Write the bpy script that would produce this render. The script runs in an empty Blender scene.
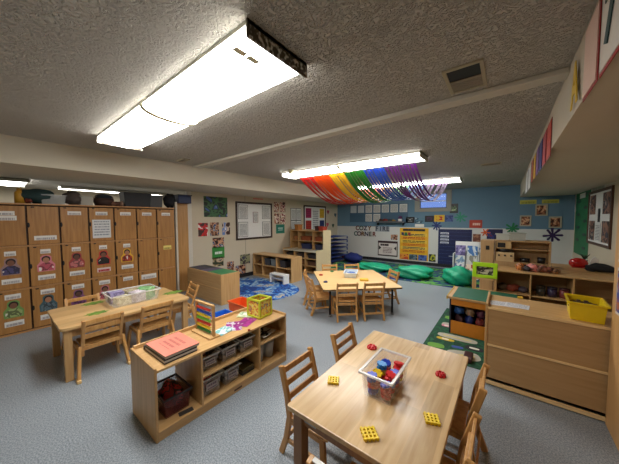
import bpy, bmesh, math, random
from mathutils import Vector, Matrix
random.seed(4)
S = bpy.context.scene
COL = S.collection
R = math.radians
# ------------------------------------------------------------------ camera
CAMH = 1.52
YAW, PIT, ROLL, FPX = 0.66366, 0.05185, -0.003386, 251.4
fwd = Vector((-math.sin(YAW)*math.cos(PIT), math.cos(YAW)*math.cos(PIT), -math.sin(PIT)))
rt0 = Vector((math.cos(YAW), math.sin(YAW), 0)); up0 = rt0.cross(fwd)
rt = rt0*math.cos(ROLL)+up0*math.sin(ROLL); up = -rt0*math.sin(ROLL)+up0*math.cos(ROLL)
cd = bpy.data.cameras.new('camera'); cam = bpy.data.objects.new('camera', cd); COL.objects.link(cam)
cd.sensor_width = 36; cd.lens = FPX/619*36; cd.clip_start = 0.02
m = Matrix((rt, up, -fwd)).transposed().to_4x4(); m.translation = (0, 0, CAMH); cam.matrix_world = m
S.camera = cam
# ------------------------------------------------------------------ world, exposure
S.view_settings.view_transform = 'Standard'; S.view_settings.look = 'None'
S.view_settings.exposure = 1.2; S.view_settings.gamma = 1
LAMP = 8.5          # emission of the fluorescent diffusers
W = bpy.data.worlds.new('sky'); S.world = W; W.use_nodes = True
wn = W.node_tree.nodes; wl = W.node_tree.links
bg = wn['Background']; bg.inputs[0].default_value = (0.22, 0.38, 0.95, 1); bg.inputs[1].default_value = 0.36

def pix(px, py):
    d = rt*((px-309.5)/FPX)+up*((232-py)/FPX)+fwd
    return d
def atx(px, py, X):
    d = pix(px, py); k = X/d.x; return Vector((X, d.y*k, CAMH+d.z*k))
def aty(px, py, Y):
    d = pix(px, py); k = Y/d.y; return Vector((d.x*k, Y, CAMH+d.z*k))
def atz(px, py, Z):
    d = pix(px, py); k = (Z-CAMH)/d.z; return Vector((d.x*k, d.y*k, Z))
# ------------------------------------------------------------------ materials
def srgb(c):
    return tuple((v/12.92 if v <= .04045 else ((v+.055)/1.055)**2.4) for v in [x/255 for x in c])+(1,)
MC = {}
def newmat(key):
    mt = bpy.data.materials.new(key); mt.use_nodes = True
    return mt, mt.node_tree.nodes, mt.node_tree.links, mt.node_tree.nodes['Principled BSDF']
def plain(c, rough=.5, spec=.5, metal=0, var=.06, emit=0, scale=30):
    k = ('p', tuple(c), rough, metal, emit, var)
    if k in MC: return MC[k]
    mt, n, l, b = newmat('paint'); c4 = srgb(c)
    no = n.new('ShaderNodeTexNoise'); no.inputs['Scale'].default_value = scale
    tc = n.new('ShaderNodeTexCoord'); l.new(tc.outputs['Object'], no.inputs['Vector'])
    mx = n.new('ShaderNodeMix'); mx.data_type = 'RGBA'
    mx.inputs['A'].default_value = tuple(v*(1-var) for v in c4[:3])+(1,); mx.inputs['B'].default_value = tuple(min(1, v*(1+var)) for v in c4[:3])+(1,)
    l.new(no.outputs['Fac'], mx.inputs['Factor']); l.new(mx.outputs['Result'], b.inputs['Base Color'])
    b.inputs['Roughness'].default_value = rough; b.inputs['Metallic'].default_value = metal
    b.inputs['Specular IOR Level'].default_value = spec
    MC[k] = mt; return mt
def glow(c, st):
    k = ('g', tuple(c), st)
    if k in MC: return MC[k]
    mt, n, l, b = newmat('diffuser'); b.inputs['Base Color'].default_value = (.8, .8, .8, 1)
    b.inputs['Emission Color'].default_value = srgb(c); b.inputs['Emission Strength'].default_value = st
    MC[k] = mt; return mt
def clear(c=(235, 240, 240), alpha=.25, rough=.15):
    k = ('c', tuple(c), alpha)
    if k in MC: return MC[k]
    mt, n, l, b = newmat('clear_plastic'); b.inputs['Base Color'].default_value = srgb(c)
    b.inputs['Alpha'].default_value = alpha; b.inputs['Roughness'].default_value = rough
    MC[k] = mt; return mt
def wood(c1, c2, rough=.4, axis='x', planks=0, sc=1.0, key='wood', bump=.03):
    k = ('w', tuple(c1), tuple(c2), axis, planks, rough)
    if k in MC: return MC[k]
    mt, n, l, b = newmat(key)
    tc = n.new('ShaderNodeTexCoord'); mp = n.new('ShaderNodeMapping'); l.new(tc.outputs['Object'], mp.inputs['Vector'])
    s = {'x': (1.5, 22, 22), 'y': (22, 1.5, 22), 'z': (22, 22, 1.5)}[axis]
    mp.inputs['Scale'].default_value = tuple(v*sc for v in s)
    no = n.new('ShaderNodeTexNoise'); no.inputs['Scale'].default_value = 1.6; no.inputs['Detail'].default_value = 5; no.inputs['Distortion'].default_value = .6
    l.new(mp.outputs[0], no.inputs['Vector'])
    cr = n.new('ShaderNodeValToRGB'); cr.color_ramp.elements[0].position = .3; cr.color_ramp.elements[1].position = .7
    cr.color_ramp.elements[0].color = srgb(c1); cr.color_ramp.elements[1].color = srgb(c2)
    l.new(no.outputs['Fac'], cr.inputs[0]); out = cr.outputs[0]
    if planks:
        sx = n.new('ShaderNodeSeparateXYZ'); l.new(tc.outputs['Object'], sx.inputs[0])
        mu = n.new('ShaderNodeMath'); mu.operation = 'MULTIPLY'; mu.inputs[1].default_value = planks
        l.new(sx.outputs['X' if axis == 'y' else 'Y'], mu.inputs[0])
        fl = n.new('ShaderNodeMath'); fl.operation = 'FLOOR'; l.new(mu.outputs[0], fl.inputs[0])
        m2 = n.new('ShaderNodeMath'); m2.operation = 'MULTIPLY'; m2.inputs[1].default_value = .85
        l.new(sx.outputs['Y' if axis == 'y' else 'X'], m2.inputs[0])
        wn0 = n.new('ShaderNodeTexWhiteNoise'); wn0.noise_dimensions = '1D'; l.new(fl.outputs[0], wn0.inputs['W'])
        ad = n.new('ShaderNodeMath'); l.new(m2.outputs[0], ad.inputs[0]); l.new(wn0.outputs['Value'], ad.inputs[1])
        f2 = n.new('ShaderNodeMath'); f2.operation = 'FLOOR'; l.new(ad.outputs[0], f2.inputs[0])
        cb = n.new('ShaderNodeCombineXYZ'); l.new(fl.outputs[0], cb.inputs[0]); l.new(f2.outputs[0], cb.inputs[1])
        w2 = n.new('ShaderNodeTexWhiteNoise'); w2.noise_dimensions = '2D'; l.new(cb.outputs[0], w2.inputs['Vector'])
        hs = n.new('ShaderNodeHueSaturation'); mr = n.new('ShaderNodeMapRange'); mr.inputs[3].default_value = .80; mr.inputs[4].default_value = 1.08
        l.new(w2.outputs['Value'], mr.inputs[0]); l.new(mr.outputs[0], hs.inputs['Value']); l.new(out, hs.inputs['Color']); out = hs.outputs[0]
    l.new(out, b.inputs['Base Color']); b.inputs['Roughness'].default_value = rough
    bp = n.new('ShaderNodeBump'); bp.inputs['Strength'].default_value = bump; l.new(no.outputs['Fac'], bp.inputs['Height']); l.new(bp.outputs[0], b.inputs['Normal'])
    MC[k] = mt; return mt
def blotch(cols, scale=6, rough=.5, detail=1.5, key='printed_picture', coord='Generated', seed=0, const=True):
    """printed picture: patches of several colours"""
    k = ('b', tuple(map(tuple, cols)), scale, seed, coord)
    if k in MC: return MC[k]
    mt, n, l, b = newmat(key)
    tc = n.new('ShaderNodeTexCoord'); mp = n.new('ShaderNodeMapping'); mp.inputs['Location'].default_value = (seed*3.1, seed*1.7, seed*2.3)
    l.new(tc.outputs[coord], mp.inputs['Vector'])
    no = n.new('ShaderNodeTexNoise'); no.inputs['Scale'].default_value = scale; no.inputs['Detail'].default_value = detail; no.inputs['Distortion'].default_value = .4; no.inputs['Scale'].default_value = scale*(.62 if coord == 'Generated' else 1)
    l.new(mp.outputs[0], no.inputs['Vector'])
    cr = n.new('ShaderNodeValToRGB'); cr.color_ramp.interpolation = 'CONSTANT' if const else 'LINEAR'
    e = cr.color_ramp.elements; N = len(cols)
    for i, c in enumerate(cols):
        p = .32+.36*i/max(1, N-1) if i else 0
        if i < 2: e[i].position = p; e[i].color = srgb(c)
        else: q = e.new(p); q.color = srgb(c)
    l.new(no.outputs['Fac'], cr.inputs[0]); l.new(cr.outputs[0], b.inputs['Base Color']); b.inputs['Roughness'].default_value = rough
    MC[k] = mt; return mt
def lines(paper, ink, rows=8, fill=.4, key='printed_page', u='X', rough=.6, dens=.5, seed=0):
    """a page of illegible handwriting or print: broken rows of ink"""
    k = ('l', tuple(paper), tuple(ink), rows, u, seed)
    if k in MC: return MC[k]
    mt, n, l, b = newmat(key)
    tc = n.new('ShaderNodeTexCoord'); sx = n.new('ShaderNodeSeparateXYZ'); l.new(tc.outputs['Generated'], sx.inputs[0])
    v = 'Z' if u in 'XY' else 'Y'
    if u == 'T': u, v = 'X', 'Y'
    mu = n.new('ShaderNodeMath'); mu.operation = 'MULTIPLY'; mu.inputs[1].default_value = rows; l.new(sx.outputs[v], mu.inputs[0])
    fr = n.new('ShaderNodeMath'); fr.operation = 'FRACT'; l.new(mu.outputs[0], fr.inputs[0])
    c1 = n.new('ShaderNodeMath'); c1.operation = 'LESS_THAN'; c1.inputs[1].default_value = fill; l.new(fr.outputs[0], c1.inputs[0])
    cb = n.new('ShaderNodeCombineXYZ'); fl = n.new('ShaderNodeMath'); fl.operation = 'FLOOR'; l.new(mu.outputs[0], fl.inputs[0])
    ms = n.new('ShaderNodeMath'); ms.operation = 'MULTIPLY'; ms.inputs[1].default_value = 22; l.new(sx.outputs[u], ms.inputs[0])
    l.new(ms.outputs[0], cb.inputs[0]); l.new(fl.outputs[0], cb.inputs[1]); cb.inputs[2].default_value = seed
    no = n.new('ShaderNodeTexNoise'); no.inputs['Scale'].default_value = 1.0; l.new(cb.outputs[0], no.inputs['Vector'])
    c2 = n.new('ShaderNodeMath'); c2.operation = 'GREATER_THAN'; c2.inputs[1].default_value = dens; l.new(no.outputs['Fac'], c2.inputs[0])
    m1 = n.new('ShaderNodeMath'); m1.operation = 'MULTIPLY'; l.new(c1.outputs[0], m1.inputs[0]); l.new(c2.outputs[0], m1.inputs[1])
    # keep a blank margin
    out = m1.outputs[0]
    for ax in (u, v):
        for op, val in (('GREATER_THAN', .08), ('LESS_THAN', .92)):
            q = n.new('ShaderNodeMath'); q.operation = op; q.inputs[1].default_value = val; l.new(sx.outputs[ax], q.inputs[0])
            z = n.new('ShaderNodeMath'); z.operation = 'MULTIPLY'; l.new(q.outputs[0], z.inputs[0]); l.new(out, z.inputs[1]); out = z.outputs[0]
    mx = n.new('ShaderNodeMix'); mx.data_type = 'RGBA'; mx.inputs['A'].default_value = srgb(paper); mx.inputs['B'].default_value = srgb(ink)
    l.new(out, mx.inputs['Factor']); l.new(mx.outputs['Result'], b.inputs['Base Color']); b.inputs['Roughness'].default_value = rough
    MC[k] = mt; return mt

# ------------------------------------------------------------------ mesh builder
class MB:
    def __init__(s): s.bm = bmesh.new(); s.mi = 0
    def _fin(s, vs0, fs0):
        for f in s.bm.faces[fs0:] if False else []: pass
    def quadmesh(s, vs, fs, smooth=False):
        v = [s.bm.verts.new(p) for p in vs]
        for f in fs:
            try:
                q = s.bm.faces.new([v[i] for i in f]); q.material_index = s.mi; q.smooth = smooth
            except ValueError: pass
        return s
    def box(s, x0, x1, y0, y1, z0, z1, M=None):
        if x0 > x1: x0, x1 = x1, x0
        if y0 > y1: y0, y1 = y1, y0
        if z0 > z1: z0, z1 = z1, z0
        p = [Vector((x, y, z)) for z in (z0, z1) for y in (y0, y1) for x in (x0, x1)]
        if M is not None: p = [M @ q for q in p]
        return s.quadmesh(p, [(0, 2, 3, 1), (4, 5, 7, 6), (0, 1, 5, 4), (2, 6, 7, 3), (0, 4, 6, 2), (1, 3, 7, 5)])
    def bar(s, a, b, w, t, upv=(0, 0, 1)):
        """rectangular bar from a to b, w across, t along upv"""
        a, b = Vector(a), Vector(b); d = (b-a).normalized(); u = Vector(upv)
        sd = d.cross(u).normalized(); u = sd.cross(d).normalized()
        p = [q+sd*w/2*i+u*t/2*j for q in (a, b) for j in (-1, 1) for i in (-1, 1)]
        return s.quadmesh(p, [(0, 1, 3, 2), (4, 6, 7, 5), (0, 4, 5, 1), (2, 3, 7, 6), (0, 2, 6, 4), (1, 5, 7, 3)])
    def path(s, pts, w, t, side=(1, 0, 0)):
        """rectangular section swept along pts; w along side, t perpendicular"""
        sd = Vector(side).normalized(); P = [Vector(p) for p in pts]; rings = []
        for i, p in enumerate(P):
            d = (P[min(i+1, len(P)-1)]-P[max(i-1, 0)]).normalized(); u = sd.cross(d).normalized()
            rings.append([p+sd*w/2*a+u*t/2*b for a, b in ((-1, -1), (1, -1), (1, 1), (-1, 1))])
        vs = [q for r in rings for q in r]; fs = [(3, 2, 1, 0), tuple(len(vs)-4+i for i in range(4))]
        for i in range(len(rings)-1):
            for j in range(4):
                k = (j+1) % 4; fs.append((i*4+j, i*4+k, i*4+4+k, i*4+4+j))
        return s.quadmesh(vs, fs)
    def tube(s, pts, r, n=8, smooth=True):
        P = [Vector(p) for p in pts]; vs = []; fs = []
        rr = r if isinstance(r, (list, tuple)) else [r]*len(P)
        for i, p in enumerate(P):
            d = (P[min(i+1, len(P)-1)]-P[max(i-1, 0)]).normalized()
            a = Vector((0, 0, 1)) if abs(d.z) < .9 else Vector((1, 0, 0)); u = d.cross(a).normalized(); w = d.cross(u)
            for k in range(n): t = 2*math.pi*k/n; vs.append(p+(u*math.cos(t)+w*math.sin(t))*rr[i])
        for i in range(len(P)-1):
            for k in range(n): q = (k+1) % n; fs.append((i*n+k, i*n+q, i*n+n+q, i*n+n+k))
        fs.append(tuple(reversed(range(n)))); fs.append(tuple(len(vs)-n+k for k in range(n)))
        return s.quadmesh(vs, fs, smooth)
    def prism(s, poly, z0, z1, M=None):
        n = len(poly); p = [Vector((x, y, z0)) for x, y in poly]+[Vector((x, y, z1)) for x, y in poly]
        if M is not None: p = [M @ q for q in p]
        return s.quadmesh(p, [tuple(reversed(range(n))), tuple(range(n, 2*n))]+[(i, (i+1) % n, n+(i+1) % n, n+i) for i in range(n)])
    def blob(s, c, r, seed=0, amp=.15, nu=14, nv=9, flat=None):
        rnd = random.Random(seed); ph = [rnd.random()*6.28 for _ in range(6)]; vs = []; fs = []
        for j in range(nv+1):
            th = math.pi*j/nv
            for i in range(nu):
                fi = 2*math.pi*i/nu
                d = Vector((math.sin(th)*math.cos(fi), math.sin(th)*math.sin(fi), math.cos(th)))
                k = 1+amp*(math.sin(3*d.x+ph[0])*math.sin(4*d.y+ph[1])+.5*math.sin(7*d.z+5*d.x+ph[2])+.4*math.sin(9*d.y+ph[3]))
                p = Vector((c[0]+d.x*r[0]*k, c[1]+d.y*r[1]*k, c[2]+d.z*r[2]*k))
                if flat is not None and p.z < flat: p.z = flat
                vs.append(p)
        for j in range(nv):
            for i in range(nu): q = (i+1) % nu; fs.append((j*nu+i, (j+1)*nu+i, (j+1)*nu+q, j*nu+q))
        return s.quadmesh(vs, fs, True)
    def build(s, name, mats, parent=None, bevel=0, loc=None, rot=None, seg=2):
        bmesh.ops.remove_doubles(s.bm, verts=s.bm.verts, dist=1e-6)
        bmesh.ops.recalc_face_normals(s.bm, faces=s.bm.faces)
        me = bpy.data.meshes.new(name); s.bm.to_mesh(me); s.bm.free()
        for mt in (mats if isinstance(mats, (list, tuple)) else [mats]): me.materials.append(mt)
        o = bpy.data.objects.new(name, me); COL.objects.link(o)
        if parent is not None: o.parent = parent
        if bevel:
            md = o.modifiers.new('bevel', 'BEVEL'); md.width = bevel; md.segments = seg; md.limit_method = 'ANGLE'; md.angle_limit = R(40)
        if loc is not None: o.location = loc
        if rot is not None: o.rotation_euler = rot
        return o
def tag(o, label, cat, group=None, kind=None):
    o['label'] = label; o['category'] = cat
    if group: o['group'] = group
    if kind: o['kind'] = kind
    return o
def thing(name, label, cat, loc=(0, 0, 0), rz=0, group=None, rot=None):
    o = bpy.data.objects.new(name, None); COL.objects.link(o); o.empty_display_size = .1
    o.location = loc; o.rotation_euler = rot if rot else (0, 0, rz)
    return tag(o, label, cat, group)
def struct(o): o['kind'] = 'structure'; return o
def copytree(o, parent=None):
    c = o.copy(); COL.objects.link(c); c.parent = parent
    for ch in o.children: copytree(ch, c)
    return c
def rbox(name, mt, parent, x0, x1, y0, y1, z0, z1, bevel=.004):
    return MB().box(x0, x1, y0, y1, z0, z1).build(name, mt, parent, bevel)
def text(name, body, size, mt, loc, rot, parent=None, depth=.002, sx=1):
    cu = bpy.data.curves.new(name, 'FONT'); cu.body = body; cu.size = size; cu.extrude = depth; cu.offset = size*.03; cu.align_x = 'CENTER'; cu.align_y = 'CENTER'
    tmp = bpy.data.objects.new(name+'_t', cu); me = bpy.data.meshes.new_from_object(tmp); bpy.data.objects.remove(tmp)
    me.materials.clear(); me.materials.append(mt); me.name = name
    o = bpy.data.objects.new(name, me); COL.objects.link(o); o.parent = parent; o.location = loc; o.rotation_euler = rot; o.scale = (sx, 1, 1)
    return o

BIRCH = wood((192, 150, 96), (210, 172, 120), .38, 'x', key='birch_wood')
BIRCHY = wood((192, 150, 96), (210, 172, 120), .38, 'y', key='birch_wood')
BIRCHZ = wood((184, 142, 90), (203, 164, 112), .4, 'z', key='birch_wood')
TABLETOP = wood((198, 162, 114), (222, 191, 146), .24, 'y', planks=9, key='table_planks')
TABLEL = wood((194, 154, 100), (214, 178, 126), .3, 'y', planks=9, key='table_planks')
LOCK = wood((152, 105, 54), (180, 130, 72), .45, 'z', key='locker_oak')
LOCKRAIL = wood((168, 120, 72), (190, 142, 92), .45, 'y', key='locker_rail')
CHAIRW = wood((182, 130, 72), (208, 160, 98), .4, 'z', key='chair_beech')
BROWNLEG = wood((132, 94, 58), (154, 112, 72), .45, 'z', key='table_leg_wood')
BACKP = wood((178, 142, 96), (192, 158, 112), .45, 'x', key='back_panel')
DARK = plain((28, 27, 28), .5)
BLACK = plain((16, 16, 18), .6)
WHITE = plain((232, 232, 228), .6)
PAPER = plain((228, 226, 220), .8)
GREYIN = plain((70, 66, 60), .8)
# ------------------------------------------------------------------ structure
XL, YB, XR, YF, ZC = -5.40, 8.75, 1.30, -1.6, 2.41
# ceiling material
mt, n, l, b = newmat('textured_ceiling'); CEIL = mt
tc = n.new('ShaderNodeTexCoord'); no = n.new('ShaderNodeTexNoise'); no.inputs['Scale'].default_value = 42; no.inputs['Detail'].default_value = 3; no.inputs['Distortion'].default_value = 1.2
l.new(tc.outputs['Object'], no.inputs['Vector']); cr = n.new('ShaderNodeValToRGB'); cr.color_ramp.elements[0].position = .42; cr.color_ramp.elements[1].position = .56
l.new(no.outputs['Fac'], cr.inputs[0]); bp = n.new('ShaderNodeBump'); bp.inputs['Strength'].default_value = 1.0; bp.inputs['Distance'].default_value = .014
l.new(cr.outputs[0], bp.inputs['Height']); l.new(bp.outputs[0], b.inputs['Normal'])
n2 = n.new('ShaderNodeTexNoise'); n2.inputs['Scale'].default_value = 2.2; l.new(tc.outputs['Object'], n2.inputs['Vector'])
mx = n.new('ShaderNodeMix'); mx.data_type = 'RGBA'; mx.inputs['A'].default_value = srgb((186, 181, 171)); mx.inputs['B'].default_value = srgb((198, 193, 184))
l.new(n2.outputs['Fac'], mx.inputs['Factor']); l.new(mx.outputs['Result'], b.inputs['Base Color']); b.inputs['Roughness'].default_value = .85
# floor material: speckled sheet vinyl
mt, n, l, b = newmat('speckled_vinyl'); FLOOR = mt
tc = n.new('ShaderNodeTexCoord'); vo = n.new('ShaderNodeTexNoise'); vo.inputs['Scale'].default_value = 110; vo.inputs['Detail'].default_value = 3
l.new(tc.outputs['Object'], vo.inputs['Vector']); cr = n.new('ShaderNodeValToRGB')
cr.color_ramp.elements[0].position = .36; cr.color_ramp.elements[1].position = .62
cr.color_ramp.elements[0].color = srgb((112, 121, 128)); cr.color_ramp.elements[1].color = srgb((162, 170, 178))
l.new(vo.outputs['Fac'], cr.inputs[0])
n2 = n.new('ShaderNodeTexNoise'); n2.inputs['Scale'].default_value = 1.3; n2.inputs['Detail'].default_value = 4; l.new(tc.outputs['Object'], n2.inputs['Vector'])
hs = n.new('ShaderNodeHueSaturation'); mr = n.new('ShaderNodeMapRange'); mr.inputs[3].default_value = .88; mr.inputs[4].default_value = 1.1
l.new(n2.outputs['Fac'], mr.inputs[0]); l.new(mr.outputs[0], hs.inputs['Value']); l.new(cr.outputs[0], hs.inputs['Color']); l.new(hs.outputs[0], b.inputs['Base Color'])
b.inputs['Roughness'].default_value = .34
BEIGE = plain((206, 194, 170), .75, var=.03, scale=4)
BLUEW = plain((100, 132, 154), .7, var=.05, scale=3)
WHITEW = plain((214, 214, 210), .6, var=.03, scale=4)
SOFF = plain((198, 190, 172), .8, var=.03, scale=5)
SOFFD = plain((194, 184, 164), .85, var=.04, scale=5)
BASEB = plain((30, 30, 34), .5)

struct(MB().box(-10.5, XR+.1, YF-.1, YB+.1, -.1, 0).build('floor', FLOOR))
struct(MB().box(-10.5, XR+.1, YF-.1, YB+.1, ZC, ZC+.1).build('ceiling', CEIL))
# left wall: solid from the white post on, and in front of the lockers
g = MB(); g.box(XL-.12, XL, 2.72, YB, 0, ZC); g.box(XL-.12, XL, YF, -.03, 0, ZC)
struct(g.build('wall_left', BEIGE))
WY0, WY1 = YB, YB+.1
wx0, wx1, wz0, wz1 = -2.27, -1.43, 1.83, 2.34
g = MB(); g.mi = 0
g.box(XL-.12, XR+.1, WY0, WY1, 1.235, wz0); g.box(XL-.12, wx0, WY0, WY1, wz0, ZC); g.box(wx1, XR+.1, WY0, WY1, wz0, ZC); g.box(wx0, wx1, WY0, WY1, wz1, ZC)
g.mi = 1; g.box(XL-.12, XR+.1, WY0-.006, WY1, 0, 1.235)
struct(g.build('wall_back', [BLUEW, WHITEW]))
struct(MB().box(XR, XR+.1, YF, YB, 0, ZC).build('wall_right', BEIGE))
struct(MB().box(XL-.12, XR+.1, YF-.1, YF, 0, ZC).build('wall_front', BEIGE))
# the room beyond the lockers
g = MB(); g.box(-10.5, -10.4, YF, 4.6, 0, ZC); g.box(-10.5, XL-.12, 4.5, 4.6, 0, ZC); g.box(-10.5, XL-.12, YF-.1, YF, 0, ZC)
struct(g.build('wall_beyond', BEIGE))
struct(MB().box(XL, -4.15, YF, YB, 2.12, ZC).build('trim_1', SOFF))
struct(MB().box(.27, XR, YF, YB, 2.08, ZC).build('trim_2', SOFFD))
struct(MB().box(XL-.12, XL, -.03, 2.72, 2.12, ZC).build('trim_3', SOFF))
struct(MB().box(-4.15, .27, 2.14, 2.25, ZC-.035, ZC).build('trim_4', plain((196, 190, 176), .7), None, .006))
struct(MB().box(XL-.0, XL+.05, 2.62, 2.72, 0, 2.12).build('trim_5', plain((214, 208, 196), .6), None, .004))
struct(MB().box(XL, XL+.012, 2.86, YB, 0, .1).build('baseboard_left', BASEB))
struct(MB().box(XL, XR, YB-.02, YB-.006, 0, .1).build('baseboard_back', BASEB))
struct(MB().box(XR-.012, XR, YF, YB-.02, 0, .1).build('baseboard_right', BASEB))
# window in the back wall
g = MB(); fx0, fx1, fz0, fz1 = -2.40, -1.33, 1.74, 2.405
g.box(fx0, wx0+.03, YB-.03, YB+.06, fz0, fz1); g.box(wx1-.03, fx1, YB-.03, YB+.06, fz0, fz1)
g.box(wx0+.03, wx1-.03, YB-.03, YB+.06, fz0, wz0+.02); g.box(wx0+.03, wx1-.03, YB-.03, YB+.06, wz1-.03, fz1)
wf = g.build('window_1', plain((150, 148, 138), .6), None, .006); struct(wf)
g = MB(); g.box(wx0+.03, wx1-.03, YB+.0, YB+.02, wz0+.02, wz0+.04); g.box(wx0+.03, wx1-.03, YB+.0, YB+.02, wz1-.05, wz1-.03)
g.box(wx0+.03, wx0+.05, YB, YB+.02, wz0+.04, wz1-.05); g.box(wx1-.05, wx1-.03, YB, YB+.02, wz0+.04, wz1-.05)
g.build('sash', plain((60, 66, 76), .5), wf)
gl = MB().box(wx0+.05, wx1-.05, YB+.008, YB+.012, wz0+.04, wz1-.05).build('pane', clear((200, 215, 255), .08, .05), wf)
MB().box(wx0+.05, wx1-.05, YB+.05, YB+.07, 2.06, 2.09).build('outer_rail', WHITE, wf)

# ------------------------------------------------------------------ ceiling lights
def light_mat(st):
    k = ('lm', st)
    if k in MC: return MC[k]
    mt, n, l, b = newmat('frosted_diffuser'); b.inputs['Base Color'].default_value = (.75, .75, .74, 1); b.inputs['Roughness'].default_value = .35
    b.inputs['Emission Color'].default_value = (1, .985, .95, 1); b.inputs['Emission Strength'].default_value = st
    MC[k] = mt; return mt
HOUS = plain((200, 196, 182), .4, metal=.2)
CREAM = plain((206, 196, 150), .6)
CREAMO = plain((240, 234, 200), .6)
def fixture(label, x0, x1, yc, w, st, tapes=True, endm=None):
    t = thing('ceiling_light', label, 'ceiling light', ((x0+x1)/2, yc, ZC), 0)
    L = (x1-x0)/2; h = .078
    MB().box(-L, L, -w/2+.004, w/2-.004, -.026, 0).build('housing', HOUS, t, .004)
    for s0, s1 in ((-L+.012, -.006), (.006, L-.012)):
        pr = []
        for i in range(13):
            a = math.pi*i/12; pr.append((-math.cos(a)*(w/2-.002), -.0262-(h-.0262)*min(1, abs(math.sin(a))**.75)))
        vs = [Vector((x, y, z)) for x in (s0, s1) for y, z in pr]; N = len(pr)
        fs = [(i, i+1, N+i+1, N+i) for i in range(N-1)]+[tuple(reversed(range(N))), tuple(range(N, 2*N))]
        MB().quadmesh(vs, fs).build('diffuser', light_mat(st), t)
    for x in (-L, L-.012):
        MB().box(x, x+.012, -w/2-.003, w/2+.003, -h-.004, 0).build('end_plate', endm or HOUS, t, .002)
    if tapes:
        pr2 = [Vector((0, -math.cos(math.pi*i/14)*(w/2+.006), -.026-(h-.010)*abs(math.sin(math.pi*i/14))**.75)) for i in range(15)]; MB().path(pr2, .05, .004).build('joint_strip', CREAMO, t)
    return t
mt, n, l, b = newmat('pitted_metal'); b.inputs['Metallic'].default_value = .8; b.inputs['Roughness'].default_value = .35
tc = n.new('ShaderNodeTexCoord'); no = n.new('ShaderNodeTexNoise'); no.inputs['Scale'].default_value = 40; l.new(tc.outputs['Object'], no.inputs['Vector'])
cr = n.new('ShaderNodeValToRGB'); cr.color_ramp.elements[0].position = .5; cr.color_ramp.elements[0].color = srgb((95, 86, 72)); cr.color_ramp.elements[1].position = .62; cr.color_ramp.elements[1].color = srgb((230, 226, 215))
l.new(no.outputs['Fac'], cr.inputs[0]); l.new(cr.outputs[0], b.inputs['Base Color']); PIT_M = mt
f1 = fixture('long fluorescent ceiling light nearest the camera, above the bookshelf', -3.42, -.925, .955, .42, LAMP, True, PIT_M)
for dy in (-.10, -.02):
    MB().box(1.115, 1.15, dy-.10, dy-.035, -.0815, -.0795).build('tape', CREAMO, f1)
f2 = fixture('fluorescent ceiling light over the square table with rainbow streamers hanging', -3.42, -.91, 3.73, .42, LAMP, True)
MB().tube([(-.95, -.30, -.002), (-.95, -.30, -.06)], [.05, .035], 12).build('mount_knob', CREAM, f2)
f3 = fixture('farthest fluorescent ceiling light, close to the blue wall', -3.28, -.80, 6.45, .42, LAMP, True)
f4 = fixture('fluorescent ceiling light in the room beyond the lockers', -9.4, -8.2, .35, .5, LAMP*.8, False)
f5 = fixture('long fluorescent ceiling light beyond the lockers, above the dark bags', -9.5, -9.1, 2.5, 2.6, LAMP*.8, False)

# ceiling vents
def vent(label, x0, x1, y0, y1, zc=ZC):
    t = thing('ceiling_vent', label, 'vent', ((x0+x1)/2, (y0+y1)/2, zc)); a, c = (x1-x0)/2, (y1-y0)/2
    g = MB(); g.box(-a, a, -c, -c+.02, -.012, 0).box(-a, a, c-.02, c, -.012, 0).box(-a, -a+.02, -c+.02, c-.02, -.012, 0).box(a-.02, a, -c+.02, c-.02, -.012, 0)
    g.build('frame', plain((170, 158, 132), .6), t)
    MB().box(-a+.02, a-.02, -c+.02, c-.02, -.004, 0).build('duct_opening', BLACK, t)
    g = MB()
    for i in range(5):
        y = .0+i*(c-.02)/5; g.box(-a+.02, a-.02, y, y+(c-.02)/5*.8, -.009, -.005)
    g.build('louvre', plain((140, 128, 110), .6), t)
vent('square ceiling vent with dark open half, right of the near light', -.335, -.125, 1.73, 2.07)
p = atz(183, 160, ZC); vent('small dark slot vent in the ceiling near the left soffit', p.x-.12, p.x+.12, p.y-.05, p.y+.05)
p = atz(491, 164, ZC); vent('small ceiling vent in front of the blue wall', p.x-.14, p.x+.14, p.y-.08, p.y+.08)
p = atz(497, 181, ZC); vent('tiny faint ceiling vent, the farthest from the camera', p.x-.16, p.x+.16, p.y-.10, p.y+.10)

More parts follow.
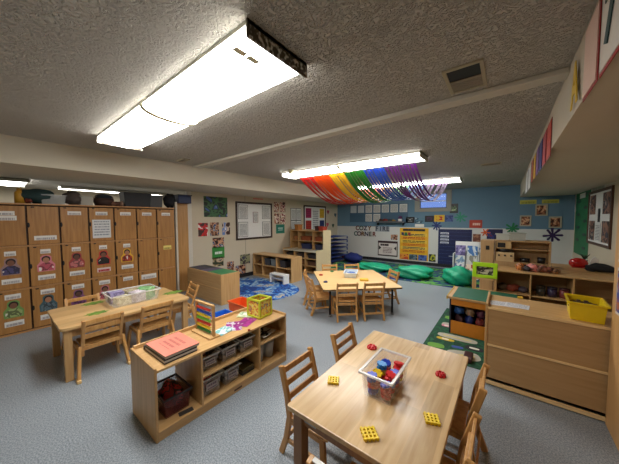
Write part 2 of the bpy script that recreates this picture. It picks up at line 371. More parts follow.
# ------------------------------------------------------------------ rainbow streamers
cols = [('red', (205, 48, 44), 6), ('orange', (232, 100, 26), 7), ('yellow', (232, 196, 50), 6), ('green', (42, 140, 50), 7), ('blue', (44, 92, 190), 7), ('purple', (120, 44, 140), 9)]
tot = sum(c[2] for c in cols); k = 0
LAY = {'red': 'left end of', 'orange': 'between red and yellow in', 'yellow': 'between orange and green in', 'green': 'between yellow and blue in', 'blue': 'between green and purple in', 'purple': 'right end of'}
for nm, c, cnt in cols:
    mt, n, l, b = newmat('streamer_plastic'); b.inputs['Base Color'].default_value = srgb(c); b.inputs['Roughness'].default_value = .5
    tr = n.new('ShaderNodeBsdfTranslucent'); tr.inputs[0].default_value = srgb(c); ms = n.new('ShaderNodeMixShader'); ms.inputs[0].default_value = .5
    l.new(b.outputs[0], ms.inputs[1]); l.new(tr.outputs[0], ms.inputs[2]); l.new(ms.outputs[0], n['Material Output'].inputs[0])
    for i in range(cnt):
        f = (k+.5)/tot; k += 1
        xa = -3.28+f*2.22+random.uniform(-.008, .008); xb = -3.2+f*2.2+random.uniform(-.03, .03)
        w = {'red': .046, 'orange': .056, 'yellow': .044, 'green': .050, 'blue': .044, 'purple': .032}[nm]*random.uniform(.85, 1.05)
        sag = random.uniform(.40, .48); pts = []
        y0, y1 = 3.90, 6.30
        for j in range(19):
            u = j/18; pts.append((xa+(xb-xa)*u, y0+(y1-y0)*u, ZC-.085-sag*4*u*(1-u)))
        MBo = MB().path(pts, w, .0015).build('rainbow_streamer', mt)
        tag(MBo, f'{nm} streamer strip sagging below the ceiling, {LAY[nm]} the rainbow', 'streamer', f'{nm} streamers of the ceiling rainbow')

# ------------------------------------------------------------------ flat things on walls
def wall_sheet(name, label, cat, plane, v, px0, py0, px1, py1, mt, th=.004, group=None, frame=None, back=None):
    """rectangular sheet on wall plane 'x' or 'y' at value v, between two picture corners"""
    if plane == 'y':
        a, b2 = aty(px0, py0, v), aty(px1, py1, v); cx = (a.x+b2.x)/2; cz = (a.z+b2.z)/2; w = abs(b2.x-a.x); h = abs(a.z-b2.z)
        loc, rz = (cx, v, cz), 0
    else:
        a, b2 = atx(px0, py0, v), atx(px1, py1, v); cy = (a.y+b2.y)/2; cz = (a.z+b2.z)/2; w = abs(b2.y-a.y); h = abs(a.z-b2.z)
        loc, rz = (v, cy, cz), (R(90) if v < 0 else R(-90))
    if frame is None:
        o = MB().box(-w/2, w/2, -th, 0, -h/2, h/2).build(name, mt, None, 0, loc, (0, 0, rz))
        tag(o, label, cat, group); return o, w, h
    t = thing(name, label, cat, loc, rz, group); fm, fw = frame
    g = MB(); g.box(-w/2, w/2, -th*3, 0, h/2-fw, h/2).box(-w/2, w/2, -th*3, 0, -h/2, -h/2+fw).box(-w/2, -w/2+fw, -th*3, 0, -h/2+fw, h/2-fw).box(w/2-fw, w/2, -th*3, 0, -h/2+fw, h/2-fw)
    g.build('frame', fm, t, .002)
    MB().box(-w/2+fw, w/2-fw, -th, 0, -h/2+fw, h/2-fw).build('panel', mt, t)
    return t, w, h
def sub(t, name, mt, x0, x1, z0, z1, y=-.006, th=.003):
    return MB().box(x0, x1, y-th, y, z0, z1).build(name, mt, t)
LX = XL+.001
PH1 = lambda s: blotch([(60, 30, 26), (190, 130, 100), (235, 225, 210), (150, 40, 40), (40, 50, 70)], 5, seed=s)
PH2 = lambda s: blotch([(20, 36, 26), (60, 104, 60), (34, 60, 40), (60, 90, 150), (170, 180, 180)], 5, seed=s)
PH3 = lambda s: blotch([(30, 24, 30), (120, 70, 50), (210, 160, 120), (60, 80, 120), (200, 200, 195)], 5, seed=s)
# left wall group near the white post
t, w, h = wall_sheet('photo_poster', 'large green and blue photo poster at the top left of the beige wall', 'photo', 'x', LX, 203.5, 196, 227.5, 217, PH2(1))
wall_sheet('photo_print', 'photo with a red dress, leftmost of three under the large poster', 'photo', 'x', LX, 198, 223, 208, 236, blotch([(235, 225, 220), (200, 40, 40), (70, 40, 36), (220, 60, 50)], 3, seed=2))
wall_sheet('photo_print', 'dark photo, middle of three under the large poster', 'photo', 'x', LX, 210, 222.5, 219, 235.5, PH3(3))
wall_sheet('photo_print', 'photo with pale blue clothing, rightmost of three under the large poster', 'photo', 'x', LX, 222, 222.5, 230, 234.5, blotch([(70, 40, 36), (210, 190, 170), (110, 140, 200), (230, 230, 230)], 3, seed=4))
wall_sheet('photo_print', 'photo of heads directly above the small green sign', 'photo', 'x', LX, 212.5, 238, 224, 247, PH3(5))
t, w, h = wall_sheet('green_sign', 'small green sign with pale writing between two photos on beige wall', 'sign', 'x', LX, 212, 247.5, 224.5, 257.5, plain((58, 142, 62), .5))
sub(t, 'writing', lines((58, 142, 62), (225, 235, 220), 1, .7, dens=.42), -w*.35, w*.35, -h*.15, h*.2, -.005)
wall_sheet('photo_print', 'photo directly below the small green sign', 'photo', 'x', LX, 212.5, 258, 223.5, 265.5, blotch([(50, 60, 40), (150, 130, 90), (200, 180, 150), (60, 60, 60)], 4, seed=6))
wall_sheet('photo_print', 'dark narrow photo low on the wall above the green-topped cabinet', 'photo', 'x', LX, 227, 262, 234, 271, PH3(7))
wall_sheet('photo_print', 'wide photo low on wall under the big framed board', 'photo', 'x', LX, 240, 255, 250, 263, blotch([(70, 60, 60), (150, 150, 110), (60, 60, 80), (180, 150, 110)], 4, seed=8))
wall_sheet('photo_print', 'lowest photo on the beige wall, just above the baseboard', 'photo', 'x', LX, 235.5, 266, 245.5, 274, PH3(9))
struct(MB().box(XL, XL+.003, 4.16, 4.175, .1, 2.12).build('trim_6', plain((170, 160, 140), .6)))
# outlet
t, w, h = wall_sheet('wall_outlet', 'small dark wall outlet beside the low open shelf', 'outlet', 'x', LX, 253, 257, 256.5, 261, plain((60, 56, 50), .5))
# big framed boards
BROWNF = plain((54, 36, 28), .5)
t, w, h = wall_sheet('framed_board', 'large dark framed white board with pinned pages on the beige wall', 'notice board', 'x', LX, 235.3, 201.2, 272, 237.5, WHITE, .006, None, (BROWNF, .05))
pg = lambda s: lines((222, 222, 216), (110, 112, 118), 12, .45, u='X', dens=.42, seed=s)
for i, (a, b2, c, d) in enumerate([(-.44, -.2, .05, .42), (-.44, -.2, -.42, -.03), (.2, .44, .05, .42), (.2, .44, -.42, -.03), (-.06, .08, -.05, .24)]):
    f = MB().box(a*w, b2*w, -.011, -.007, c*h, d*h).build('pinned_page_border', DARK if i < 4 else plain((120, 40, 40)), t)
    MB().box(a*w+.01, b2*w-.01, -.014, -.0112, c*h+.01, d*h-.01).build('page', pg(i), f)
wall_sheet('paper_strip', 'pinkish paper strip above the large dark framed board', 'paper', 'x', LX, 253, 197.8, 263, 200, plain((210, 140, 125), .7))
# photos right of the board
for i, (a, b2) in enumerate([(274, 202), (280, 202), (274.2, 213.5), (280.2, 213.5)]):
    pos = ['upper left', 'upper right', 'lower left', 'lower right'][i]
    wall_sheet('photo_print', f'reddish photo, {pos} of the four beside the dark framed board', 'photo', 'x', LX, a, b2, a+5.2, b2+10.2, PH1(11+i))
t, w, h = wall_sheet('green_poster', 'teal poster with pale writing under four reddish photos', 'poster', 'x', LX, 276, 224.5, 284.5, 233, plain((30, 120, 100), .5))
sub(t, 'writing', lines((30, 120, 100), (210, 235, 230), 2, .5, dens=.45), -w*.35, w*.35, -h*.2, h*.25, -.005)
t, w, h = wall_sheet('page_display', 'grey framed display of four white pages left of the colourful board', 'notice board', 'x', LX, 290.5, 208, 301, 232, plain((80, 80, 84), .5), .006)
for i, (a, c) in enumerate([(-.47, .02), (.03, .02), (-.47, -.48), (.03, -.48)]):
    sub(t, 'page', pg(20+i), a*w, (a+.44)*w, c*h, (c+.46)*h, -.007)
t, w, h = wall_sheet('framed_board', 'dark framed board with magenta, yellow, red and navy cards', 'notice board', 'x', LX, 303.5, 205, 325.5, 232, WHITE, .006, None, (BROWNF, .05))
for a, b2, c, d, cc in [(-.42, -.18, .05, .4, (160, 30, 80)), (.2, .42, .05, .4, (214, 170, 40)), (-.42, -.18, -.42, -.04, (180, 50, 40)), (.2, .42, -.42, -.04, (40, 50, 110))]:
    sub(t, 'card', lines(cc, tuple(int(q*.6) for q in cc), 5, .4, dens=.5, seed=cc[0]), a*w, b2*w, c*h, d*h, -.008)
sub(t, 'list', pg(31), -.14*w, .16*w, -.4*h, .42*h, -.008)
# little heart cut-outs
for i, (a, b2, cc, nm) in enumerate([(328, 212, (150, 50, 70), 'dark red'), (335.2, 215, (60, 90, 100), 'dark teal'), (327.5, 224.5, (190, 80, 100), 'pink'), (333, 225.5, (40, 70, 50), 'dark green')]):
    p = atx(a, b2, LX); pts = []
    for q in range(20):
        u = q/20*2*math.pi; pts.append((16*math.sin(u)**3*.005, (13*math.cos(u)-5*math.cos(2*u)-2*math.cos(3*u)-math.cos(4*u))*.006))
    M0 = Matrix(((0, 0, 1, 0), (1, 0, 0, 0), (0, 1, 0, 0), (0, 0, 0, 1)))
    o = MB().prism(pts, 0, .004, M0).build('paper_heart', plain(cc, .6), None, 0, p)
    tag(o, f'{nm} paper heart on the beige wall right of the colourful board', 'decoration')
wall_sheet('blue_picture', 'small blue picture near the corner beside the white wall', 'picture', 'x', LX, 338.2, 226, 340.5, 232.5, blotch([(50, 100, 170), (90, 150, 210), (200, 210, 220)], 4, seed=40))

# back wall, blue part
BY = YB-.001; BYW = YB-.007
t, w, h = wall_sheet('paper_calendar', 'grid of white pages in blue frames on the back wall under the rainbow', 'wall display', 'y', BY, 350, 205.5, 408, 222.5, plain((70, 100, 124), .6))
for r in range(2):
    for q in range(7):
        if r == 1 and q in (0, 1, 4, 5, 6): continue
        x0 = -w/2+w*q/7; z0 = h/2-h*(r+1)/2
        if q < 2 and r == 0: mtp = plain((190, 196, 200), .6)
        else: mtp = pg(50+q+r*7)
        sub(t, 'page', mtp, x0+.03, x0+w/7-.03, z0+.03, z0+h/2-.02, -.005)
t = thing('wall_shelf', 'grey hanging tray shelf on the back wall holding small objects', 'shelf', aty(391, 222.3, BY)); 
MB().box(-.50, .50, -.16, 0, -.02, .0).box(-.50, .50, -.16, -.145, 0, .045).build('tray', plain((88, 92, 96), .5), t, .004)
MB().box(-.46, -.44, -.14, -.0, -.10, -.02).build('bracket', DARK, t); MB().box(.44, .46, -.14, 0, -.10, -.02).build('bracket', DARK, t)
c0 = aty(391, 222.3, BY)
for i, (dx, cc, r0, nm) in enumerate([(-.34, (70, 40, 34), .06, 'dark brown'), (-.18, (130, 50, 40), .065, 'brick red'), (-.02, (60, 66, 60), .055, 'dark green'), (.12, (150, 120, 60), .05, 'ochre')]):
    o = MB().blob((0, 0, 0), (r0*1.3, r0, r0*.9), i, .2).build('small_toy', plain(cc, .6), None, 0, (c0.x+dx, c0.y-.07, c0.z+.001+r0*1.05))
    tag(o, f'{nm} small toy lying on the grey tray shelf', 'toy')
t = thing('storage_cup', 'white cup with purple contents at the right of the tray shelf', 'cup', (c0.x+.34, c0.y-.075, c0.z+.001))
MB().tube([(0, 0, 0), (0, 0, .12)], [.06, .07], 12).build('cup_body', WHITE, t); MB().blob((0, 0, .15), (.06, .06, .06), 9, .25).build('contents', plain((90, 40, 90)), t)
blk = plain((26, 26, 28), .4)
def pict(label, x0, y0, x1, y1, mt, mt2=None, plane=BY):
    t, w, h = wall_sheet('picture_card', label, 'picture', 'y', plane, x0, y0, x1, y1, mt)
    if mt2: sub(t, 'image', mt2, -w*.3, w*.3, -h*.28, h*.28, -.005)
pict('black picture with grey portrait left of the row under the window', 406, 217, 414.5, 223, blk, blotch([(26, 26, 28), (150, 150, 150), (60, 60, 60)], 4, seed=61))
pict('pale blue landscape picture in the row under the window', 415, 218, 424, 223.3, blotch([(90, 130, 150), (60, 90, 110), (190, 210, 215)], 3, seed=62))
pict('black picture left of the yellow one under the window', 425, 215.8, 434, 222, blk, blotch([(26, 26, 28), (60, 30, 70), (80, 40, 40)], 4, seed=63))
pict('yellow picture with a red shape under the window', 434.3, 215, 444.5, 221.8, plain((225, 180, 30), .5), blotch([(225, 180, 30), (190, 40, 30), (40, 50, 30)], 2.5, seed=66))
pict('dark blue sky picture right of the yellow one', 445, 215.2, 453, 221.6, blotch([(30, 50, 110), (70, 90, 150), (20, 30, 60)], 3, seed=65))
pict('black picture with pale ghostly shape right of the window', 450, 203.8, 458, 213, blk, blotch([(26, 26, 28), (90, 120, 80), (170, 190, 150), (26, 26, 28)], 3, seed=64))
wall_sheet('white_card', 'small white card below the pale landscape picture', 'card', 'y', BY, 415, 224, 424, 227, PAPER)
def splat(label, px, py, cc, r0, seed, plane=BY, arms=8):
    rnd = random.Random(seed); pts = []; N = arms
    for i in range(N):
        a = 2*math.pi*i/N+rnd.uniform(-.15, .15); L = r0*rnd.uniform(.8, 1.1); wd = .16
        for aa, rr in ((a-.5*2*math.pi/N, .28*r0), (a-wd*1.3, .6*r0), (a-wd, L*.92), (a, L*1.02), (a+wd, L*.92), (a+wd*1.3, .6*r0)): pts.append((math.cos(aa)*rr, math.sin(aa)*rr))
    M0 = Matrix(((1, 0, 0, 0), (0, 0, -1, 0), (0, 1, 0, 0), (0, 0, 0, 1)))
    o = MB().prism(pts, .001, .006, M0).build('paint_splat_cutout', plain(cc, .5), None, 0, aty(px, py, plane)); tag(o, label, 'decoration')
splat('teal green paint-splat cut-out on the blue wall right of the window', 460.5, 217.3, (40, 140, 110), .16, 2)
splat('navy paint-splat cut-out above the corner of the navy board', 436.5, 225.7, (24, 44, 110), .16, 3, BYW-.006)
splat('bright green paint-splat cut-out on the wall above the play kitchen', 512.5, 228.5, (20, 120, 70), .17, 4, BYW-.006)
splat('dark purple paint-splat cut-out on the white wall right of the play kitchen', 552.5, 235.3, (48, 24, 78), .19, 5, BYW)
# white part of the back wall
CM = [(150, 60, 40), (60, 90, 60), (60, 60, 110), (170, 110, 40), (110, 60, 90), (50, 110, 110)]
def lettering(word, label, px, py, size, step, mats, boards=None, hgap=0):
    c = aty(px, py, BYW); t = thing('letter_sign', label, 'letters', c)
    n0 = len(word)
    for i, ch in enumerate(word):
        if ch == ' ': continue
        text('letter', ch, size, mats[i % len(mats)], ((i-(n0-1)/2)*step, -.012, 0), (R(90), 0, 0), t, .003, .95)
        if boards: MB().box((i-(n0-1)/2)*step-step*.47, (i-(n0-1)/2)*step+step*.47, -.008, 0, -size*.42, size*.42).build('letter_card', boards, t)
cm = [plain(tuple(int(q*.75) for q in c), .6) for c in CM]
lettering('COZY', 'cut-out letters reading COZY on the white wall', 363.5, 228.3, .23, .165, cm)
lettering('CORNER', 'cut-out letters reading CORNER on the white wall below COZY', 364.8, 234.0, .23, .15, cm[::-1])
lettering('FIRE', 'grey letter cards reading FIRE right of COZY CORNER', 382.3, 229.0, .22, .135, [plain((70, 74, 84))], plain((166, 172, 180)))
t, w, h = wall_sheet('rules_poster', 'white poster with dark border and black arrows on the white wall', 'poster', 'y', BYW, 378, 240.5, 397.5, 257, plain((54, 28, 34), .5))
sub(t, 'sheet', plain((222, 214, 208), .6), -w*.46, w*.46, -h*.42, h*.36, -.005)
sub(t, 'heading', lines((222, 214, 208), (50, 30, 40), 1, .9, dens=.4), -w*.40, w*.1, h*.16, h*.32, -.009)
sub(t, 'writing', lines((222, 214, 208), (120, 80, 90), 5, .5, dens=.45), -w*.28, w*.28, -h*.36, h*.12, -.009)
M0 = Matrix(((1, 0, 0, 0), (0, 0, -1, 0), (0, 1, 0, 0), (0, 0, 0, 1)))
for s in (-1, 1):
    MB().prism([(s*w*.44, -.06), (s*w*.44, .10), (s*w*.32, .02)], .009, .012, M0).build('arrow', DARK, t)
wall_sheet('photo_print', 'small dark photo between the black bordered and yellow posters', 'photo', 'y', BYW, 391, 234.5, 397.5, 240, PH3(70))
t, w, h = wall_sheet('yellow_poster', 'large yellow poster with rows of writing and three pictures at its foot', 'poster', 'y', BYW, 400, 227.8, 428, 261.5, plain((232, 180, 40), .5))
sub(t, 'heading', lines((232, 180, 40), (30, 30, 40), 1, .9, dens=.36), -w*.46, w*.46, h*.40, h*.48, -.005)
for i, zc in enumerate([.29, .19, .08, -.02, -.12, -.22]):
    c2 = [(40, 60, 60), (180, 60, 30), (90, 80, 30), (190, 90, 30), (40, 70, 80), (170, 90, 30)][i]
    sub(t, 'writing', lines((236, 170, 30) if i % 2 else (238, 196, 70), c2, 2, .6, dens=.42, seed=i), -w*.46, w*.46, (zc-.045)*h, (zc+.045)*h, -.005)
for i in range(3):
    sub(t, 'picture', [blotch([(200, 80, 40), (230, 150, 60), (120, 40, 30)], 3, seed=71), blotch([(60, 80, 90), (110, 130, 140), (40, 40, 50)], 3, seed=72), blotch([(40, 60, 130), (80, 110, 180), (30, 30, 60)], 3, seed=73)][i], -w*.47+i*w*.32, -w*.47+i*w*.32+w*.29, -h*.49, -h*.32, -.006)
for i in range(3):
    sub(t, 'badge', plain([(50, 50, 90), (40, 110, 60), (150, 40, 60)][i]), -w*.44+i*w*.12, -w*.35+i*w*.12, h*.27, h*.36, -.009)
wall_sheet('photo_print', 'photo with yellow figure right of the yellow poster foot', 'photo', 'y', BYW, 429, 254, 435.5, 262, blotch([(26, 34, 26), (180, 180, 60), (60, 80, 50)], 2.5, seed=74))
NAVY = plain((22, 32, 82), .5)
t, w, h = wall_sheet('navy_pocket_chart', 'navy blue pocket chart with small white cards on the back wall', 'pocket chart', 'y', BYW, 438.5, 229, 471, 268, NAVY, .008)
g = MB()
for i in range(9): g.box(-w*.48, w*.48, -.013, -.008, h*.42-i*h*.1, h*.42-i*h*.1+.012)
g.build('pocket_seams', plain((44, 56, 112), .4), t)
for i in range(4): sub(t, 'name_card', lines((222, 226, 235), (90, 100, 150), 1, .6, dens=.45, seed=i), -w*.43, -w*.17, h*.36-i*h*.085, h*.41-i*h*.085, -.0135)
sub(t, 'name_card', plain((190, 200, 225)), -w*.16, w*.06, -h*.24, -h*.225, -.0135)
# orange sign, brown photo, tv-like poster
t, w, h = wall_sheet('red_sign', 'brick red sign with pale writing at the edge of the blue wall', 'sign', 'y', BYW, 469.5, 220, 482, 228, plain((178, 58, 36), .5))
sub(t, 'writing', lines((178, 58, 36), (240, 200, 180), 1, .8, dens=.45), -w*.3, w*.42, -h*.2, h*.2, -.005)
wall_sheet('photo_print', 'brown photo on the white wall under the brick red sign', 'photo', 'y', BYW, 473, 234, 480.5, 242, blotch([(120, 70, 50), (170, 120, 90), (80, 40, 34)], 3, seed=76))
wall_sheet('photo_print', 'blue and white picture card under the brown photo', 'photo', 'y', BYW, 473, 244.5, 482, 252, blotch([(90, 130, 190), (200, 210, 220), (60, 80, 130)], 3, seed=77))
splat('orange hand-shaped cut-out beside the navy starry picture', 485, 232.4, (214, 96, 40), .12, 8, BYW-.008, 6)
wall_sheet('sunset_picture', 'navy and red night picture above the play kitchen', 'picture', 'y', BYW, 487, 229, 502.5, 239.5, blotch([(26, 26, 70), (40, 50, 120), (110, 30, 60), (26, 26, 60)], 3, seed=78))
# right side photos on blue
FR = plain((180, 172, 150), .6)
for a, b2, c, d, s, nm in [(535.5, 204.5, 547.5, 215.8, 81, 'topmost of the three brown photos on the blue wall'), (520, 215.5, 531, 226.3, 82, 'lower left of the three brown photos on the blue wall'), (549, 216.5, 561.5, 228, 83, 'lower right of the three brown photos on the blue wall')]:
    wall_sheet('framed_photo', nm, 'photo', 'y', BY, a, b2, c, d, blotch([(70, 34, 26), (150, 90, 60), (220, 170, 130), (50, 40, 50)], 4, seed=s), .005, None, (FR, .03))
wall_sheet('yellow_banner', 'yellow paper banner strip, left of the pair above brown photos', 'banner', 'y', BY, 520, 200.3, 536.5, 203.8, lines((196, 190, 80), (150, 150, 60), 1, .6, dens=.45))
wall_sheet('yellow_banner', 'yellow paper banner strip, right of the pair above brown photos', 'banner', 'y', BY, 542, 199.7, 559, 203, lines((196, 190, 81), (150, 150, 60), 1, .6, dens=.45))

# right wall
RX = XR-.001
def rwall(name, label, cat, x0, y0, x1, y1, mt, **k): return wall_sheet(name, label, cat, 'x', RX, x0, y0, x1, y1, mt, **k)
t, w, h = rwall('green_growth_chart', 'tall green paper strip with dark leaf prints on the right wall', 'wall display', 577, 189, 587.5, 259, plain((34, 118, 72), .6))
for i in range(9):
    x = (-.25 if i % 2 else .22)*w; z = h*.38-i*h*.095
    MB().prism([(x+math.cos(q/8*6.28)*w*.13, z+math.sin(q/8*6.28)*.035) for q in range(8)], .005, .008, M0).build('leaf_print', plain((18, 60, 46)), t)
sub(t, 'white_mark', WHITE, -w*.18, w*.2, h*.33, h*.4, -.006)
t, w, h = rwall('framed_board', 'dark wooden framed board of photo pages on the right wall', 'notice board', 590.5, 192.5, 611, 249.5, WHITE, th=.008, frame=(plain((84, 56, 38), .5), .045))
for i, (a, c) in enumerate([(-.42, .06), (.16, .06), (-.42, -.42), (.16, -.42)]):
    sub(t, 'photo_page', blotch([(60, 44, 38), (150, 110, 90), (40, 44, 60), (190, 170, 150)], 4, seed=90+i), a*w, (a+.26)*w, c*h, (c+.36)*h, -.012)
sub(t, 'dark_card', DARK, -.03*w, .06*w, -.08*h, .16*h, -.012)
sub(t, 'list', pg(95), -.12*w, .1*w, -.42*h, -.1*h, -.012)
rwall('paper_strip', 'pale lettered paper strip above the dark wooden framed board', 'paper', 592, 184.5, 606, 189, lines((200, 194, 180), (150, 146, 134), 1, .6, dens=.4))
rwall('narrow_poster', 'tall narrow white poster beside the green strip, upper one', 'poster', 573.9, 193, 576.2, 212, blotch([(210, 205, 195), (120, 80, 70), (90, 90, 110)], 4, seed=96))
# ------------------------------------------------------------------ banner letters on the right soffit
def banner(label, ch, y0, y1, z0, z1, bgc, ink, border=None, tilt=0):
    t = thing('letter_card', label, 'banner card', (.268, (y0+y1)/2, (z0+z1)/2), 0, None, (tilt, 0, R(-90)))
    w, h = y1-y0, z1-z0
    if border: MB().box(-w/2, w/2, -.003, 0, -h/2, h/2).build('backing', plain(border), t)
    MB().box(-w/2+.012, w/2-.012, -.006, -.0032, -h/2+.012, h/2-.012).build('card', plain(bgc, .7), t)
    if ch: text('letter', ch, h*.8, plain(ink), (0, -.0085, 0), (R(90), 0, 0), t, .0015)
banner('white banner card with red border nearest the camera on the soffit', 'h', .92, 1.20, 2.05, 2.39, (225, 220, 210), (40, 70, 70), (150, 40, 36))
banner('second white banner card with red border, teal and red marks', '7', 1.22, 1.47, 2.055, 2.39, (222, 214, 202), (40, 70, 70), (170, 40, 36))
banner('third white banner card with red drawn lines on the soffit', '', 1.50, 1.74, 2.06, 2.38, (222, 190, 172), (180, 60, 40), (160, 40, 36))
t = thing('letter_cutout', 'yellow paper letter A hanging on the edge of the soffit', 'letters', (.262, 1.90, 2.20), 0, None, (0, 0, R(-90)))
text('letter', 'A', .30, plain((220, 180, 20), .5), (0, -.004, 0), (R(90), 0, 0), t, .002, .75)
for i, (y, c, lab) in enumerate([(2.95, (190, 60, 40), 'red'), (3.27, (176, 50, 60), 'crimson'), (3.6, (50, 50, 120), 'navy'), (3.95, (130, 90, 150), 'purple'), (4.32, (220, 170, 30), 'amber'), (4.7, (180, 90, 60), 'rust')]):
    banner(f'{lab} banner card hanging on the far part of the soffit', '', y-.13, y+.13, 2.02, 2.33, c, (230, 225, 210), tuple(int(q*.7) for q in c))
for i, y in enumerate((5.2, 5.85)):
    banner(f'white paper card with dark edge, {"nearer" if i == 0 else "farther"} of the two at the soffit end', '', y-.27, y+.27, 1.96, 2.33, (226, 226, 222), (40, 40, 40), (60, 60, 60))
# ------------------------------------------------------------------ lockers
LY0, LP = 0.0, .32
XF = -5.08
t = thing('locker_cabinet', 'brown wooden bank of cubby lockers with name labels along the left wall', 'lockers', (XL, 0, 0))
D = XF-XL      # depth
rows = [(.03, .595), (.605, 1.17), (1.18, 1.72)]
g = MB(); g.box(.0, D-.02, 0, 2.24, 0, .03); g.box(0, D-.02, 0, 2.24, 1.72, 1.735)
for i in range(8): y = min(max(i*LP, .0), 2.24); g.box(0, D-.02, y-.006, y+.006, .03, 1.72) if 0 < i < 7 else g.box(0, D-.02, (0 if i == 0 else 2.228), (.012 if i == 0 else 2.24), .03, 1.72)
g.box(0, .01, 0, 2.24, .03, 1.72)
g.build('carcass', plain((60, 36, 20), .6), t)
for z in (.0, .583, 1.158, 1.722):
    MB().box(D-.02, D+.006, 0, 2.24, z, z+.022).build('rail', LOCKRAIL, t, .002)
KID = {(0, 1): ((70, 66, 110), (150, 120, 120)), (1, 1): ((180, 80, 96), (210, 124, 136)), (2, 1): ((190, 110, 110), (160, 60, 60)), (3, 1): ((30, 30, 34), (190, 60, 50)), (4, 1): ((170, 60, 40), (222, 170, 50)),
       (0, 0): ((150, 170, 110), (110, 150, 80)), (1, 0): ((90, 110, 120), (60, 90, 100)), (2, 0): ((110, 60, 110), (130, 80, 120)), (3, 0): ((170, 80, 90), (190, 110, 120))}
SK = [(120, 78, 58), (166, 116, 88), (90, 56, 42)]
lab = [lines((226, 224, 220), (164, 160, 164), 1, .55, dens=.45, u='Y', seed=s) for s in range(4)]
redlab = lines((220, 200, 200), (170, 50, 60), 1, .6, dens=.4, u='Y', seed=7); yellab = lines((232, 214, 120), (150, 130, 70), 1, .5, dens=.45, u='Y')
def lbl(d, y0, y1, z0, z1, mt): MB().box(D+.0005, D+.003, y0, y1, z0, z1).build('name_label', mt, d)
def kid(d, yc, zc, cc, bc, s):
    sk = plain(SK[s % 3], .6); M1 = Matrix(((0, 0, 1, 0), (1, 0, 0, 0), (0, 1, 0, 0), (0, 0, 0, 1)))
    g = MB(); ell = lambda cx, cy, a, b2, n0=14: [(cx+a*math.cos(q/n0*6.283), cy+b2*math.sin(q/n0*6.283)) for q in range(n0)]
    g.mi = 0; g.prism([(yc-.085, zc-.11), (yc+.085, zc-.11), (yc+.09, zc-.02), (yc+.055, zc+.03), (yc+.055, zc+.09), (yc+.03, zc+.115), (yc-.03, zc+.115), (yc-.055, zc+.09), (yc-.055, zc+.03), (yc-.09, zc-.02)], D+.0005, D+.002, M1)
    g.mi = 1; g.prism([(yc-.07, zc-.10), (yc+.07, zc-.10), (yc+.075, zc-.03), (yc+.03, zc+.01), (yc-.03, zc+.01), (yc-.075, zc-.03)], D+.0022, D+.003, M1)
    g.mi = 2; g.prism(ell(yc, zc+.06, .044, .045), D+.0022, D+.003, M1)
    g.mi = 3; g.prism(ell(yc, zc+.046, .033, .038), D+.0032, D+.004, M1)
    g.build('picture_sticker', [plain(bc, .6), blotch([cc, tuple(int(q*.6) for q in cc), cc, (225, 220, 215)], 5, seed=s), plain((34, 24, 22), .7), sk], d)
for r, (z0, z1) in enumerate(rows):
    for c in range(7):
        y0, y1 = c*LP+.012, (c+1)*LP-.008
        d = MB().box(D-.018, D, y0, y1, z0+.004, z1-.014).build('door', LOCK, t, .002)
        MB().prism([(y0+.012*math.cos(q/10*6.283)*(1 if True else 0)+.006, (z0+z1)/2+.035*math.sin(q/10*6.283)) for q in range(10)], D, D+.003, Matrix(((0, 0, 1, 0), (1, 0, 0, 0), (0, 1, 0, 0), (0, 0, 0, 1)))).build('finger_notch', BLACK, d)
        MB().box(D, D+.003, y0+.035, y0+.065, z1-.034, z1-.020).build('coat_hook_hole', BLACK, d)
        yc = (y0+y1)/2
        if r == 2:
            if c == 0: lbl(d, y0-.0, yc+.06, z1-.14, z1-.085, lab[0]); lbl(d, y0, yc+.075, z1-.205, z1-.145, lab[1])
            elif c == 1: lbl(d, yc-.10, yc+.12, z0+.06, z0+.12, lab[2])
            else: lbl(d, yc-.075, yc+.075, z1-.13, z1-.075, lab[c % 4])
            if c == 3: MB().box(D+.0005, D+.003, yc-.12, yc+.11, z0+.05, z0+.34).build('notice_sheet', lines((214, 216, 218), (140, 146, 156), 7, .5, dens=.45, u='Y'), d)
        elif r == 1:
            if c < 5:
                lbl(d, yc-.05, yc+.05, z1-.12, z1-.06, lab[c % 4]); lbl(d, yc-.085, yc+.085, z0+.08, z0+.145, redlab if c == 3 else lab[(c+1) % 4])
            if c == 6: lbl(d, yc-.06, yc+.08, z1-.22, z1-.145, yellab)
        else:
            if c < 5: lbl(d, yc-.07, yc+.07, z1-.115, z1-.05, lab[(c+2) % 4])
            if c < 3: lbl(d, yc-.085, yc+.085, z0+.09, z0+.16, lab[(c+3) % 4])
            if c == 5: lbl(d, yc-.12, yc+.12, z1-.145, z1-.06, lab[1])
        if (c, r) in KID: kid(d, yc, z1-.26 if r else z1-.25, *KID[(c, r)], c+r*3)
# tan door panel next to the lockers
t = thing('storage_door_panel', 'plain tan wooden tall panel between the lockers and white post', 'panel', (XL+.02, 2.27, 0))
MB().box(0, .28, 0, .035, 0, 1.86).build('edge_board', plain((206, 196, 178), .6), t, .003)
MB().box(.05, .08, .04, .34, 0, 1.84).build('panel_board', wood((176, 128, 72), (196, 148, 92), .45, 'z', key='tan_panel'), t, .002)

